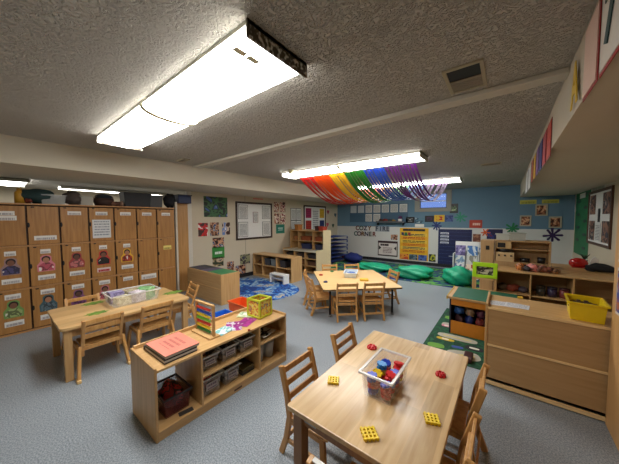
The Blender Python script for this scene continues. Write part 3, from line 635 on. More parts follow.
# things on top of the lockers
LT = 1.7441
def onlock(px, dx=0): p = atx(px, 205, -5.22+dx); return p.y
def tub(name, label, cat, y, w, d, h, mt, fill=None, x=-5.23, z=LT, rz=0, taper=.9, wall=.006, rim=True, lidmt=None):
    t = thing(name, label, cat, (x, y, z), rz)
    g = MB(); a, b2 = w/2*taper, d/2*taper; A, B = w/2, d/2
    def ring(a, b2, z0): return [Vector((x0*a, y0*b2, z0)) for x0, y0 in ((-1, -1), (1, -1), (1, 1), (-1, 1))]
    r0, r1, r2, r3 = ring(a, b2, 0), ring(A, B, h), ring(A-wall, B-wall, h), ring(a-wall, b2-wall, wall)
    vs = r0+r1+r2+r3; fs = [(3, 2, 1, 0), (12, 13, 14, 15)]
    for k0 in (0, 4, 8):
        for i in range(4): j = (i+1) % 4; fs.append((k0+i, k0+j, k0+4+j, k0+4+i))
    g.quadmesh(vs, fs); g.build('tub_body', mt, t, .003)
    if rim:
        g = MB(); q = .012
        g.box(-A-q, A+q, -B-q, -B, h-.008, h+.004).box(-A-q, A+q, B, B+q, h-.008, h+.004).box(-A-q, -A, -B, B, h-.008, h+.004).box(A, A+q, -B, B, h-.008, h+.004)
        g.build('rim', lidmt or mt, t, .002)
    return t
y = onlock(20)
t = thing('yellow_bottle', 'yellow plastic bottle standing at the left on top of lockers', 'bottle', (-5.2, y, LT))
MB().tube([(0, 0, 0), (0, 0, .14), (0, 0, .17)], [.05, .05, .03], 14).build('bottle_body', plain((200, 150, 50), .4), t); MB().tube([(0, 0, .17), (0, 0, .205)], .025, 12).build('cap', plain((190, 140, 50), .5), t)
o = MB().blob((0, 0, .04), (.05, .04, .04), 3, .2, flat=0).build('red_toy', plain((120, 50, 34))); o.location = (-5.18, onlock(28.5), LT); tag(o, 'small rust red toy on the lockers beside the teal bag', 'toy')
def bag(label, px, cc, w, h, seed, strap=True, cat='bag', x=-5.22):
    t = thing('soft_bag', label, cat, (x, onlock(px), LT))
    MB().blob((0, 0, h*.5), (.11, w/2, h*.5), seed, .12, 18, 12, flat=0).build('bag_body', plain(cc, .8, var=.2), t)
    if strap: MB().tube([(0, -w*.25, h*.85), (0, -w*.15, h*1.1), (0, w*.12, h*1.1), (0, w*.24, h*.85)], .008, 6).build('strap', plain(tuple(int(q*.7) for q in cc), .8), t)
bag('dark teal soft bag lying on top of the lockers', 38, (34, 60, 62), .34, .22, 1, False)
tub('clear_tub', 'clear plastic tub with brown toys on top of the lockers', 'storage tub', onlock(53), .2, .26, .13, clear((210, 215, 215), .4))
for i, (dy, cc) in enumerate([(-.06, (150, 90, 60)), (.05, (90, 50, 40))]):
    o = MB().blob((0, 0, .04), (.05, .045, .038), i+5, .2, flat=0).build('tub_toy', plain(cc)); o.location = (-5.23, onlock(53)+dy, LT+.012); tag(o, f'{"light" if i == 0 else "dark"} brown toy inside the clear tub on the lockers', 'toy')
bag('grey and brown crumpled bag behind the labels on the lockers', 73, (84, 74, 70), .24, .20, 11)
tub('clear_tub', 'second clear plastic tub on the lockers, empty and pale', 'storage tub', onlock(86), .18, .16, .14, clear((205, 205, 198), .5))
# round basket
t = thing('round_basket', 'dark brown round basket with handle on top of the lockers', 'basket', (-5.22, onlock(104), LT))
MB().tube([(0, 0, 0), (0, 0, .06), (0, 0, .12)], [.11, .135, .13], 18).build('basket_body', plain((60, 38, 30), .7, var=.25), t)
MB().tube([(0, math.cos(a)*.125, .12+math.sin(a)*.07) for a in [math.pi*i/10 for i in range(11)]], .008, 6).build('handle', plain((46, 30, 26), .7), t)
MB().blob((0, 0, .13), (.10, .115, .06), 4, .1).build('dark_cloth', plain((36, 44, 52), .9), t)
for i, px in enumerate((112, 116, 120)):
    o = MB().blob((0, 0, .04), (.05, .042, .042), 20+i, .25, flat=0).build('small_toy', plain([(120, 80, 60), (90, 60, 50), (140, 110, 90)][i])); o.location = (-5.16, onlock(px), LT); tag(o, ['small reddish brown toy next to round basket on lockers', 'small dark brown toy between basket and black bin on lockers', 'small beige toy touching the black bin on lockers'][i], 'toy')
tub('black_bin', 'black plastic bin on top of the lockers', 'storage bin', onlock(136), .26, .42, .24, plain((22, 26, 34), .5))
tub('grey_bin', 'dark grey translucent bin right of the black bin on lockers', 'storage bin', onlock(154.5), .22, .22, .22, plain((60, 64, 68), .4))
bag('black soft bag at the right end of the locker tops', 169.5, (16, 18, 26), .22, .28, 30, False)
# blue bag standing on tan panel top
t = thing('blue_bin', 'dark blue bin on a ledge above the tan panel', 'storage bin', (XL+.2, 2.47, 1.8451))
MB().box(-.15, .09, -.13, .13, 0, .15).build('bin_body', plain((26, 44, 84), .5), t, .01); MB().box(-.16, .10, -.14, .14, .15, .17).build('lid', plain((20, 30, 56), .5), t, .004)
MB().box(.03, .115, .04, .34, 1.84, 1.845).build('ledge', plain((150, 110, 64), .5), bpy.data.objects['storage_door_panel'])

# ------------------------------------------------------------------ chairs
def ladder_chair(label, group, H=.58, W=.32):
    t = thing('ladderback_chair', label, 'chair', (0, 0, 0), 0, group)
    a = W/2-.012
    for s in (-1, 1):
        MB().path([(s*a, -.075, 0), (s*a, -.03, .12), (s*a, 0, .27), (s*a, -.02, .40), (s*a, -.07, H)], .024, .038).build('leg', CHAIRW, t, .005)
        MB().path([(s*a, .265, 0), (s*a, .25, .27)], .024, .034).build('leg', CHAIRW, t, .004)
        MB().box(s*a-.009, s*a+.009, .0, .25, .235, .265).build('side_rail', CHAIRW, t, .002)
        MB().box(s*a-.008, s*a+.008, -.02, .25, .10, .125).build('stretcher', CHAIRW, t, .002)
    for z, y in ((H-.035, -.063), (H-.115, -.044), (H-.195, -.022)):
        MB().box(-a+.008, a-.008, y-.006, y+.008, z-.02, z+.022).build('slat', CHAIRW, t, .003)
    MB().box(-W/2+.002, W/2-.002, .018, .29, .268, .284).build('seat', CHAIRW, t, .005)
    MB().box(-a+.01, a-.01, -.004, .008, .225, .262).build('back_rail', CHAIRW, t, .002)
    MB().box(-a+.01, a-.01, -.052, -.04, .09, .12).build('back_rail', CHAIRW, t, .002)
    return t
def splay_chair(label, group):
    t = thing('sled_chair', label, 'chair', (0, 0, 0), 0, group); a = .15
    for s in (-1, 1):
        MB().path([(s*.20, -.06, 0), (s*.185, -.02, .15), (s*.17, .015, .31)], .026, .05).build('leg', CHAIRW, t, .005)
        MB().path([(s*.20, .30, 0), (s*.185, .27, .16), (s*.172, .24, .29)], .026, .045).build('leg', CHAIRW, t, .005)
        MB().box(s*.20-.016, s*.20+.016, -.095, -.025, 0, .03).build('foot_pad', plain((228, 190, 130), .5), t, .004)
        MB().box(s*.172-.011, s*.172+.011, .03, .24, .255, .29).build('side_rail', CHAIRW, t, .003)
        MB().path([(s*a, .035, .20), (s*a, .01, .30), (s*a, -.09, .58)], .028, .026).build('back_post', CHAIRW, t, .005)
    for z, y in ((.55, -.078), (.475, -.052), (.40, -.024)):
        MB().box(-a+.006, a-.006, y-.006, y+.008, z-.02, z+.022).build('slat', CHAIRW, t, .003)
    MB().box(-.172, .172, .0, .018, .262, .30).build('back_rail', CHAIRW, t, .003)
    MB().box(-.155, .155, .05, .29, .285, .30).build('seat', CHAIRW, t, .005)
    return t
protoA = ladder_chair('x', 'x'); protoB = splay_chair('x', 'x'); used = {}
def place(proto, x, y, rz, label, group, lift=0):
    k0 = proto.name
    if k0 in used: o = copytree(proto)
    else: o = proto; used[k0] = 1
    o.location = (x, y, lift); o.rotation_euler = (0, 0, rz); o['label'] = label; o['group'] = group
    return o
# chair local +Y is forward; rz turns it
GN = 'chairs around the near rectangular table'
place(protoA, -1.04, 1.27, R(-90), 'wooden ladderback chair at the left near corner of the near table', GN)
place(protoA, -1.02, 1.84, R(-90), 'wooden ladderback chair at the left far side of the near table', GN)
place(protoA, -.14, 1.79, R(90), 'wooden ladderback chair at the right far side of the near table', GN)
place(protoA, -.15, 1.26, R(90), 'wooden ladderback chair at the right near side of the near table', GN)
ce = place(protoA, -.43, .81, R(0), 'wooden ladderback chair with white tag at the near end of the near table', GN)
tg = MB().box(-.135, -.085, -.078, -.058, .583, .588).build('white_tag', WHITE, ce)

# ------------------------------------------------------------------ tables
def table(label, x0, x1, y0, y1, z, top, leg, rz=0, cc=.06, rad=.05):
    cx, cy = (x0+x1)/2, (y0+y1)/2; t = thing('activity_table', label, 'table', (cx, cy, 0), rz); a, b2 = (x1-x0)/2, (y1-y0)/2; r0 = rad
    pts = []
    for sx, sy, a0 in ((1, 1, 0), (-1, 1, 90), (-1, -1, 180), (1, -1, 270)):
        for q in range(6): an = R(a0+q*18); pts.append((sx*(a-r0)+r0*math.cos(an), sy*(b2-r0)+r0*math.sin(an)))
    MB().prism(pts, z-.028, z).build('tabletop', top, t, .004)
    g = MB(); e = .05
    g.box(-a+e, a-e, -b2+e, -b2+e+.02, z-.11, z-.0285).box(-a+e, a-e, b2-e-.02, b2-e, z-.11, z-.0285).box(-a+e, -a+e+.02, -b2+e+.02, b2-e-.02, z-.11, z-.0285).box(a-e-.02, a-e, -b2+e+.02, b2-e-.02, z-.11, z-.0285)
    g.build('apron', leg, t, .003)
    for sx in (-1, 1):
        for sy in (-1, 1):
            X, Y = sx*(a-.055), sy*(b2-.055)
            MB().box(X-cc/2, X+cc/2, Y-cc/2, Y+cc/2, 0, z-.0285).build('leg', leg, t, .005)
    return t
nt = table('near rectangular wooden table with plank top and clear bin of toys', -.905, -.185, .95, 2.10, .52, TABLETOP, BROWNLEG, rad=.012)
MB().box(-.30, -.20, -.5275, -.524, .435, .475).build('apron_label', plain((150, 168, 176), .5), nt)
lt = table('rectangular wooden table in front of the brown lockers', -3.98, -3.16, .36, 1.56, .52, TABLEL, BIRCHZ)
GL = 'chairs around the table by the lockers'
place(protoB, -3.16, .66, R(90), 'wooden chair at the locker table, camera side, nearest the left', GL)
place(protoB, -3.14, 1.14, R(90), 'wooden chair at the locker table, camera side, right one', GL)
place(protoB, -4.01, .68, R(-90), 'wooden chair between locker table and lockers, left one', GL)
place(protoB, -4.01, 1.18, R(-90), 'wooden chair between locker table and lockers, right one', GL)
place(protoB, -3.62, 1.76, R(172), 'wooden chair at the far end of the locker table beside green-topped cabinet', GL)
# far square table
cxy = (-2.14, 3.97); ang = R(43.5)
ft = thing('square_activity_table', 'square pale maple activity table with black legs under the rainbow', 'table', (cxy[0], cxy[1], 0), ang)
pts = []; a, b2, r0 = .62, .675, .035
for sx, sy, a0 in ((1, 1, 0), (-1, 1, 90), (-1, -1, 180), (1, -1, 270)):
    for q in range(6): an = R(a0+q*18); pts.append((sx*(a-r0)+r0*math.cos(an), sy*(b2-r0)+r0*math.sin(an)))
MB().prism(pts, .432, .46).build('tabletop', wood((222, 184, 124), (232, 198, 142), .35, 'x', key='maple_laminate'), ft)
MB().prism([(x*1.004, y*1.004) for x, y in pts], .436, .450).build('edge_band', plain((60, 44, 34), .5), ft)
for sx in (-1, 1):
    for sy in (-1, 1):
        lg = MB().tube([(sx*.50, sy*.56, .03), (sx*.50, sy*.56, .432)], .016, 10).build('leg', BLACK, ft)
        MB().tube([(sx*.50, sy*.56, 0), (sx*.50, sy*.56, .03)], .024, 10).build('foot_glide', plain((130, 130, 130), .4, metal=.6), lg)
def tl(u, v): return (cxy[0]+math.cos(ang)*u-math.sin(ang)*v, cxy[1]+math.sin(ang)*u+math.cos(ang)*v)
GF = 'chairs around the square table'
for u, v, r0, lab0 in [(-.28, -.72, 0, 'back-on wooden chair on camera side of square table, left one'), (.13, -.72, 0, 'back-on wooden chair on camera side of square table, right one'),
                   (.73, .02, 95, 'wooden chair at the right side of the square table'), (-.27, .73, 180, 'wooden chair behind the square table, left one'), (.20, .73, 180, 'wooden chair behind the square table, right one'),
                   (-.74, -.34, -80, 'wooden chair at left side of square table, nearer the camera'), (-.78, .14, -98, 'wooden chair at left side of square table, farther one')]:
    x, y = tl(u, v); place(protoA, x, y, ang+R(r0), lab0, GF)

# things on the near table
def shift(t, dz): t.location.z += dz
NT = .5205
tb = tub('clear_toy_bin', 'clear plastic bin of colourful linking toys on the near table', 'storage bin', 1.415, .17, .31, .14, clear((228, 224, 220), .18), x=-.535, z=NT, taper=.88, lidmt=clear((240, 238, 236), .55))
def gearpts(n, r1, r2):
    p = []
    for i in range(n):
        for aa, rr in ((-.28, r2), (-.2, r1), (.2, r1), (.28, r2)): an = 2*math.pi*(i+aa*1.6)/n; p.append((rr*math.cos(an), rr*math.sin(an)))
    return p
gear = MB().prism(gearpts(7, .030, .021), 0, .012).build('toy_gear', plain((220, 40, 40), .35))
used_g = []
rnd = random.Random(7); names = [('red', (214, 32, 34)), ('blue', (26, 64, 190)), ('yellow', (240, 200, 20)), ('light blue', (40, 140, 215))]
gear_me = {}
for nm, c in names:
    me = gear.data.copy(); me.materials.clear(); me.materials.append(plain(c, .35)); gear_me[nm] = me
bpy.data.objects.remove(gear)
cnt = 0
for lay in range(5):
    for ix in range(2):
        for iy in range(4):
            if lay == 4 and (ix+iy) % 2: continue
            nm = ['red', 'red', 'blue', 'red', 'yellow', 'light blue', 'red'][rnd.randrange(7)] if lay < 3 else ['blue', 'red', 'yellow', 'blue', 'light blue', 'red', 'blue', 'blue'][(ix*3+iy*2) % 8]
            o = bpy.data.objects.new('toy_gear', gear_me[nm]); COL.objects.link(o)
            sp = .036+lay*.0012
            o.location = (-.535+(ix-.5)*2*sp, 1.415+(iy-1.5)*(.066+lay*.001), NT+.016+lay*.022)
            o.rotation_euler = (rnd.uniform(-.3, .3), rnd.uniform(-.3, .3), rnd.uniform(0, 3))
            tag(o, f'{nm} plastic linking toy piled inside the clear bin on the near table', 'toy', f'{nm} linking toys in the clear bin')
def waffle(label, x, y, c, rz, z=NT, s=.036, flower=False):
    t = thing('linking_toy', label, 'toy', (x, y, z), rz); g = MB(); mt = plain(c, .35)
    if flower:
        g.prism(gearpts(8, s*1.05, s*.7), 0, .014)
        g.build('toy_body', mt, t, .002)
        g = MB()
        for q in range(6): an = q*math.pi/3; g.tube([(math.cos(an)*s*.62, math.sin(an)*s*.62, .0142), (math.cos(an)*s*.62, math.sin(an)*s*.62, .022)], .007, 8)
        g.build('stud', mt, t)
    else:
        for i in range(4):
            q = (i-1.5)*s*.52
            g.box(q-.0045, q+.0045, -s, s, 0, .014); 
        g.build('toy_body', mt, t, .001)
        g = MB()
        for i in range(4):
            q = (i-1.5)*s*.52; g.box(-s, s, q-.0045, q+.0045, .002, .0125)
        g.build('cross_bars', mt, t, .001)
waffle('yellow linking toy on the near table close to its left chair', -.81, 1.27, (240, 205, 20), .5, s=.034)
waffle('red ring-shaped toy on the far left of the near table', -.79, 1.79, (205, 30, 34), .2, s=.036, flower=True)
waffle('red linking toy on the right side of the near table', -.30, 1.735, (200, 32, 36), .9, s=.030, flower=True)
waffle('yellow linking toy on the right side of the near table', -.262, 1.315, (240, 205, 20), .4, s=.034)
waffle('yellow waffle-shaped toy at the near edge of the near table', -.47, 1.045, (240, 205, 20), .75, s=.036)
# things on locker table
tb2 = tub('clear_craft_bin', 'clear plastic bin of papers on the locker table', 'storage bin', 1.06, .34, .50, .13, clear((225, 228, 226), .22), x=-3.60, z=NT, taper=.9, lidmt=clear((235, 236, 236), .6))
for i, (dx, dy, c, h0, nm) in enumerate([(-.10, -.14, (120, 110, 150), .10, 'lilac'), (.06, -.12, (200, 190, 150), .07, 'cream'), (.07, .03, (190, 180, 190), .10, 'grey'), (-.08, .02, (150, 140, 110), .09, 'tan'), (.04, .15, (120, 170, 110), .11, 'pale green'), (-.10, .15, (90, 150, 90), .09, 'green')]):
    o = MB().box(-.06, .06, -.07, .07, 0, h0+.02).build('paper_bundle', blotch([c, tuple(min(255, q+40) for q in c), tuple(int(q*.7) for q in c)], 4, seed=100+i), None, .004, (-3.60+dx, 1.06+dy, NT+.0075), (0, 0, .2*i))
    tag(o, f'{nm} bundle of paper pieces inside the clear bin on locker table', 'paper')
for i, (px, py, r1) in enumerate([(97, 313, .11), (93.5, 303.2, .12), (173, 292.5, .14), (86, 300, .001)]):
    if r1 < .01: continue
    p = atz(px, py, .5205); pp = []
    for q in range(16):
        an = q/16*6.283; rr = r1*(1 if q % 2 == 0 else .7); pp.append((rr*.6*math.cos(an), rr*math.sin(an)))
    o = MB().prism(pp, 0, .0015).build('leaf_mat', blotch([(90, 130, 50), (120, 150, 60), (150, 140, 80)], 5, seed=110+i), None, 0, (p.x, p.y, .5203)); tag(o, f'green leaf-shaped mat on locker table, {["in front of the clear bin", "left behind the clear bin", "at the right end"][i]}', 'mat')
# on square table
tubq = tub('white_craft_tub', 'white and blue tub at the centre of the square table', 'storage tub', tl(.02, .16)[1], .22, .34, .09, plain((210, 220, 230), .4), x=tl(.02, .16)[0], z=.4605, rz=ang-R(20), lidmt=plain((220, 228, 236), .4))
o = MB().blob((0, 0, .04), (.08, .11, .035), 5, .15, flat=0).build('blue_toy', plain((60, 100, 170))); o.location = (tubq.location.x, tubq.location.y, .468); tag(o, 'blue toy inside the white tub on the square table', 'toy')
o = MB().box(-.07, .07, -.05, .05, 0, .035).build('yellow_box', plain((225, 180, 60)), None, .006); p = atz(364, 280.5, .4605); o.location = (p.x, p.y, .4605); o.rotation_euler = (0, 0, .6); tag(o, 'small yellow box on the square table beside the white tub', 'box')
for px, py, c, nm in [(321, 275.3, (190, 60, 40), 'red'), (325.5, 282.3, (40, 50, 110), 'navy'), (347, 285.8, (30, 120, 60), 'dark green'), (332, 271.6, (30, 130, 80), 'bright green')]:
    p = atz(px, py, .4605); waffle(f'small {nm} linking toy on the square table', p.x, p.y, c, .3, .4605, .034, True)

# ------------------------------------------------------------------ storage units
def unit(name, label, x0, x1, y0, y1, H, cat='shelf', rz=0): return thing(name, label, cat, (x0, y0, 0), rz)
# main book shelf: opens towards +X, depth .42 along X, length 1.27 along Y
sx0, sx1, sy0, sy1, SH = -2.28, -1.82, .64, 1.92, .52
t = thing('classroom_shelf', 'low light wood shelf with compartments and toys in front of camera', 'shelf', (sx0, sy0, 0)); Dp = sx1-sx0; Ln = sy1-sy0
SHW = BIRCHZ
MB().box(0, Dp, 0, .018, 0, SH+.0).build('end_panel', SHW, t, .004); MB().box(0, Dp, Ln-.018, Ln, 0, SH+.0).build('end_panel', SHW, t, .004)
MB().box(0, Dp, .018, Ln-.018, SH-.036, SH-.018).build('top_board', BIRCHY, t, .002)
MB().box(0, .018, .018, Ln-.018, SH-.018, SH+.012).build('top_lip', BIRCHY, t, .003)
MB().box(.0, .012, .33, Ln-.018, .06, SH-.036).build('back_panel', BACKP, t)
MB().box(0, Dp, .018, Ln-.018, .055, .07).build('bottom_board', BIRCHY, t, .002); MB().box(Dp-.02, Dp-.004, .018, Ln-.018, 0, .055).build('plinth', BIRCHY, t, .002)
MB().box(0.012, Dp, .325, .341, .07, SH-.036).build('divider', SHW, t, .002); MB().box(.012, Dp, .905, .921, .07, SH-.036).build('divider', SHW, t, .002)
MB().box(0.012, Dp-.01, .341, .905, .275, .288).build('shelf_board', BIRCHY, t, .002); MB().box(.012, Dp-.01, .921, Ln-.018, .30, .313).build('shelf_board', BIRCHY, t, .002)
MB().box(Dp-.0035, Dp-.0015, .62, .70, .02, .035).build('maker_plate', plain((90, 60, 34)), t)
ST = SH-.0175; cp = clear((200, 196, 196), .38)
def shelf_bin(label, y, z, fillc, w=.24, h=.12, dd=.15):
    b = tub('clear_bin', label, 'storage bin', y, w, dd, h, cp, x=-2.0, z=z, taper=.9, lidmt=clear((220, 220, 220), .6))
    MB().blob((0, 0, .012+h*.38), (w*.36, dd*.34, h*.38), int(abs(y)*100+z*10), .15, flat=.008).build('contents', blotch([fillc, tuple(int(q*.5) for q in fillc), tuple(min(255, int(q*1.3)+20) for q in fillc), (40, 36, 40)], 14, coord='Object', seed=int(y*10)), b)
    MB().box(w/2+.004, w/2+.006, -dd*.3, dd*.3, h*.35, h*.75).build('picture_label', lines((180, 172, 170), (90, 70, 90), 2, .6, dens=.45, u='Y'), b)
Yr = sy0
shelf_bin('clear bin on upper shelf of the low bookshelf, left of three', 1.075, .2885, (150, 90, 70)); shelf_bin('clear bin with grey contents on upper shelf, middle of three', 1.265, .2885, (90, 80, 90)); shelf_bin('clear bin with purple contents on upper shelf, right of three', 1.455, .2885, (110, 70, 100))
shelf_bin('clear bin with red and yellow toys on lower shelf of low bookshelf', 1.085, .0705, (190, 70, 50), h=.15, dd=.17); shelf_bin('clear bin with dark toys in middle of the lower shelf', 1.285, .0705, (80, 60, 60), h=.14)
t2 = thing('stacked_trays', 'dark flat trays on the lower shelf right of the clear bins', 'tray', (-2.0, 1.46, .0705))
for q in range(3): MB().box(-.12, .12, -.07, .07, q*.022, q*.022+.014).build('tray', plain((60+q*20, 60+q*16, 60), .5), t2, .003)
# right column: papers and white buckets
for q, (dx, c, nm) in enumerate([(-.04, (60, 56, 50), 'dark'), (.05, (200, 180, 90), 'yellow'), (.10, (210, 205, 195), 'white')]):
    o = MB().box(-.07, .07, -.10, .10, 0, .012).build('magazine', blotch([c, (40, 40, 40), (200, 195, 185)], 4, seed=120+q), None, .002, (-2.0+dx*.6, 1.72, .3135+q*.0125), (0, 0, .1*q)); tag(o, f'{nm} folder stacked on the right upper shelf of the low bookshelf', 'folder')
for q, dy in enumerate((-.07, .07)):
    t2 = thing('grey_bucket', f'pale grey bucket in the right lower cubby of the low bookshelf, {"left" if q == 0 else "right"} one', 'bucket', (-1.97, 1.72+dy, .0705))
    MB().tube([(0, 0, 0), (0, 0, .15)], [.05, .062], 16).build('bucket_body', plain((170, 174, 176), .4), t2); MB().tube([(0, 0, .15), (0, 0, .16)], .066, 16).build('rim', plain((150, 154, 158), .4), t2)
# left cubby : big red/dark bin
b = tub('dark_toy_bin', 'clear bin packed with dark red toys in the left cubby of the low bookshelf', 'storage bin', .82, .26, .19, .15, clear((120, 60, 60), .45), x=-2.02, z=.0705, lidmt=plain((40, 36, 40), .4))
MB().blob((0, 0, .10), (.105, .075, .09), 3, .22, 18, 12, flat=.01).build('contents', blotch([(140, 30, 34), (30, 28, 30), (190, 50, 50), (40, 60, 50)], 20, coord='Object', seed=5), b)
o = MB().box(-.05, .05, -.02, .02, 0, .006).build('small_black_sign', plain((50, 46, 44)), None, .001, (-1.86, .86, .0705), (0, 0, R(80))); tag(o, 'small dark tag lying in front of the dark red toy bin', 'tag')
# top of shelf: pink book stack
bs = [(.010, (60, 58, 62), 'black folder at the bottom of the stack on the low bookshelf'), (.014, (190, 188, 186), 'grey book in the middle of the stack on the low bookshelf'), (.012, (40, 38, 42), 'dark book just under the pink folder on the low bookshelf')]
z = ST
for hh, c, lb in bs:
    o = MB().box(-.165, .165, -.12, .12, 0, hh).build('book', plain(c, .5), None, .002, (-2.02, .835, z+.0003), (0, 0, R(1))); tag(o, lb, 'book'); z += hh+.0004
t2 = thing('pink_folder', 'salmon pink folder with faint writing on top of the book stack', 'folder', (-2.015, .845, z+.0003), R(2))
MB().box(-.16, .16, -.125, .125, 0, .018).build('page_block', plain((180, 176, 172), .6), t2, .001)
MB().box(-.163, .163, -.128, .128, .0182, .022).build('cover', plain((222, 132, 112), .6), t2, .001)
MB().box(-.10, .10, -.08, .085, .0222, .0226).build('writing', lines((222, 132, 112), (180, 96, 84), 4, .5, dens=.45, u='T'), t2)
# dark binder lying behind stack (left)
o = MB().box(-.012, .012, -.13, .13, 0, .03).build('dark_binder', plain((50, 46, 52)), None, .002, (-2.205, .84, ST+.0003)); tag(o, 'narrow dark binder behind the book stack at the shelf edge', 'binder')
# abacus
t2 = thing('abacus', 'wooden abacus with colourful bead rows standing on the low bookshelf', 'abacus', (-2.08, 1.15, ST+.0002), R(2))
MB().box(-.15, .15, -.05, .05, 0, .014).build('base', BIRCH, t2, .003)
for s in (-1, 1): MB().box(s*.13-.009, s*.13+.009, -.012, .012, .0145, .285).build('post', BIRCHZ, t2, .003)
MB().box(-.121, .121, -.011, .011, .266, .285).build('top_bar', BIRCH, t2, .002)
ac = [(40, 130, 60), (235, 205, 40), (210, 50, 40), (120, 200, 60), (235, 205, 40), (40, 80, 190), (210, 50, 40)]
for q in range(7):
    zz0 = .036+q*.032; rd = MB().tube([(-.121, 0, zz0), (.121, 0, zz0)], .0018, 6).build('wire', plain((160, 160, 160), .3, metal=.8), t2)
    g = MB()
    for e in range(10): g.tube([(-.105+e*.0195-.009, 0, zz0), (-.105+e*.0195+.009, 0, zz0)], .012, 8)
    g.build('beads', plain(ac[q], .35), rd)
# papers
for q, (px, py, w, h, rz, mt, lb) in enumerate([(234, 326, .15, .21, .9, blotch([(150, 40, 130), (200, 190, 200), (120, 30, 110)], 5, seed=131), 'purple and white printed card on the low bookshelf'), (246, 322, .14, .20, .35, blotch([(170, 50, 140), (140, 40, 120), (220, 200, 210)], 5, seed=132), 'magenta printed card on the low bookshelf'),
        (223, 331, .13, .17, .2, blotch([(215, 225, 225), (120, 180, 180), (225, 225, 220)], 5, seed=133), 'white and teal card beside the abacus'), (243, 313, .21, .15, .6, blotch([(190, 205, 150), (225, 225, 215), (150, 180, 130), (235, 235, 230)], 4, seed=134), 'pale green map sheet on the low bookshelf near the yellow cube'), (255, 306, .12, .16, .3, blotch([(200, 215, 170), (225, 225, 215)], 4, seed=135), 'pale cream and green sheet partly behind the yellow cube')]):
    p = atz(px, py, ST+.001); p.x = min(max(p.x, -2.13), -1.93)
    o = MB().box(-w/2, w/2, -h/2, h/2, 0, .0012).build('printed_card', mt, None, 0, (p.x, p.y, ST+.0004+q*.0016), (0, 0, rz)); tag(o, lb, 'paper')
p = atz(249, 330.5, ST); o = MB().blob((0, 0, .006), (.012, .012, .007), 2, .1, flat=0).build('red_button', plain((170, 30, 30))); o.location = (p.x, p.y, ST+.0002); tag(o, 'tiny red piece on the low bookshelf in front of the cards', 'toy piece')
# activity cube
t2 = thing('activity_cube', 'lime yellow toy cube with printed sides on the low bookshelf', 'toy', (-2.03, 1.735, ST+.008), R(4))
cs = .085
g = MB(); g.mi = 0
for s in (-1, 1):
    for s2 in (-1, 1):
        g.box(s*cs-.009, s*cs+.009, s2*cs-.009, s2*cs+.009, 0, .185)
for z0 in (0, .167):
    g.box(-cs+.009, cs-.009, -cs-.009, -cs+.009, z0, z0+.018); g.box(-cs+.009, cs-.009, cs-.009, cs+.009, z0, z0+.018); g.box(-cs-.009, -cs+.009, -cs+.009, cs-.009, z0, z0+.018); g.box(cs-.009, cs+.009, -cs+.009, cs-.009, z0, z0+.018)
g.build('cube_frame', plain((196, 200, 50), .5), t2, .003)
pm = blotch([(214, 210, 120), (222, 190, 70), (200, 120, 60), (80, 120, 120), (230, 225, 160)], 7, seed=141)
MB().box(-cs+.006, cs-.006, -cs-.002, -cs+.003, .02, .165).build('side_picture', pm, t2); MB().box(-cs+.006, cs-.006, cs-.003, cs+.002, .02, .165).build('side_picture', pm, t2)
MB().box(-cs-.002, -cs+.003, -cs+.01, cs-.01, .02, .165).build('side_picture', pm, t2); MB().box(cs-.003, cs+.002, -cs+.01, cs-.01, .02, .165).build('side_picture', pm, t2)
MB().box(-cs+.006, cs-.006, -cs+.01, cs-.01, .004, .01).build('cube_floor', plain((170, 160, 60)), t2)

# blue and orange bins behind the shelf on floor
t2 = tub('blue_floor_tub', 'bright blue plastic tub on the floor behind the low bookshelf', 'storage tub', 1.86, .30, .30, .25, plain((40, 110, 215), .4), x=-2.93, z=0, lidmt=plain((60, 120, 215), .4))
t2 = tub('orange_floor_tub', 'orange plastic tub on the floor behind the yellow toy cube', 'storage tub', 2.38, .50, .26, .25, plain((235, 96, 40), .4), x=-3.12, z=0, lidmt=plain((235, 110, 50), .4))

# green topped cabinet
gx0, gx1, gy0, gy1, GH = -5.17, -3.9, 2.47, 2.86, .545
gx0 = -5.10
t = thing('green_top_cabinet', 'closed light wood cabinet with green and purple covered top by the rug', 'cabinet', (gx0, gy0, 0)); L0, D0 = gx1-gx0, gy1-gy0
MB().box(0, L0-.018, 0, D0, .0, GH-.018).build('body', BACKP, t, .003)
MB().box(L0-.018, L0, 0, D0, 0, GH).build('end_panel', BIRCHZ, t, .004)
MB().box(0, L0-.018, 0, D0, GH-.018, GH-.0).build('top_board', BIRCH, t, .002)
MB().box(0.01, L0-.02, -.006, 0, .27, .285).build('panel_seam', BIRCH, t)
MB().box(.02, L0*.40, .02, D0-.03, GH, GH+.004).build('cover', blotch([(34, 44, 50), (56, 50, 78), (30, 60, 60)], 3, seed=151), t)
MB().box(L0*.40, L0*.62, .02, D0-.03, GH, GH+.004).build('cover', plain((88, 76, 108), .4), t); MB().box(L0*.62, L0-.02, .02, D0-.03, GH, GH+.004).build('cover', plain((36, 130, 80), .35), t)

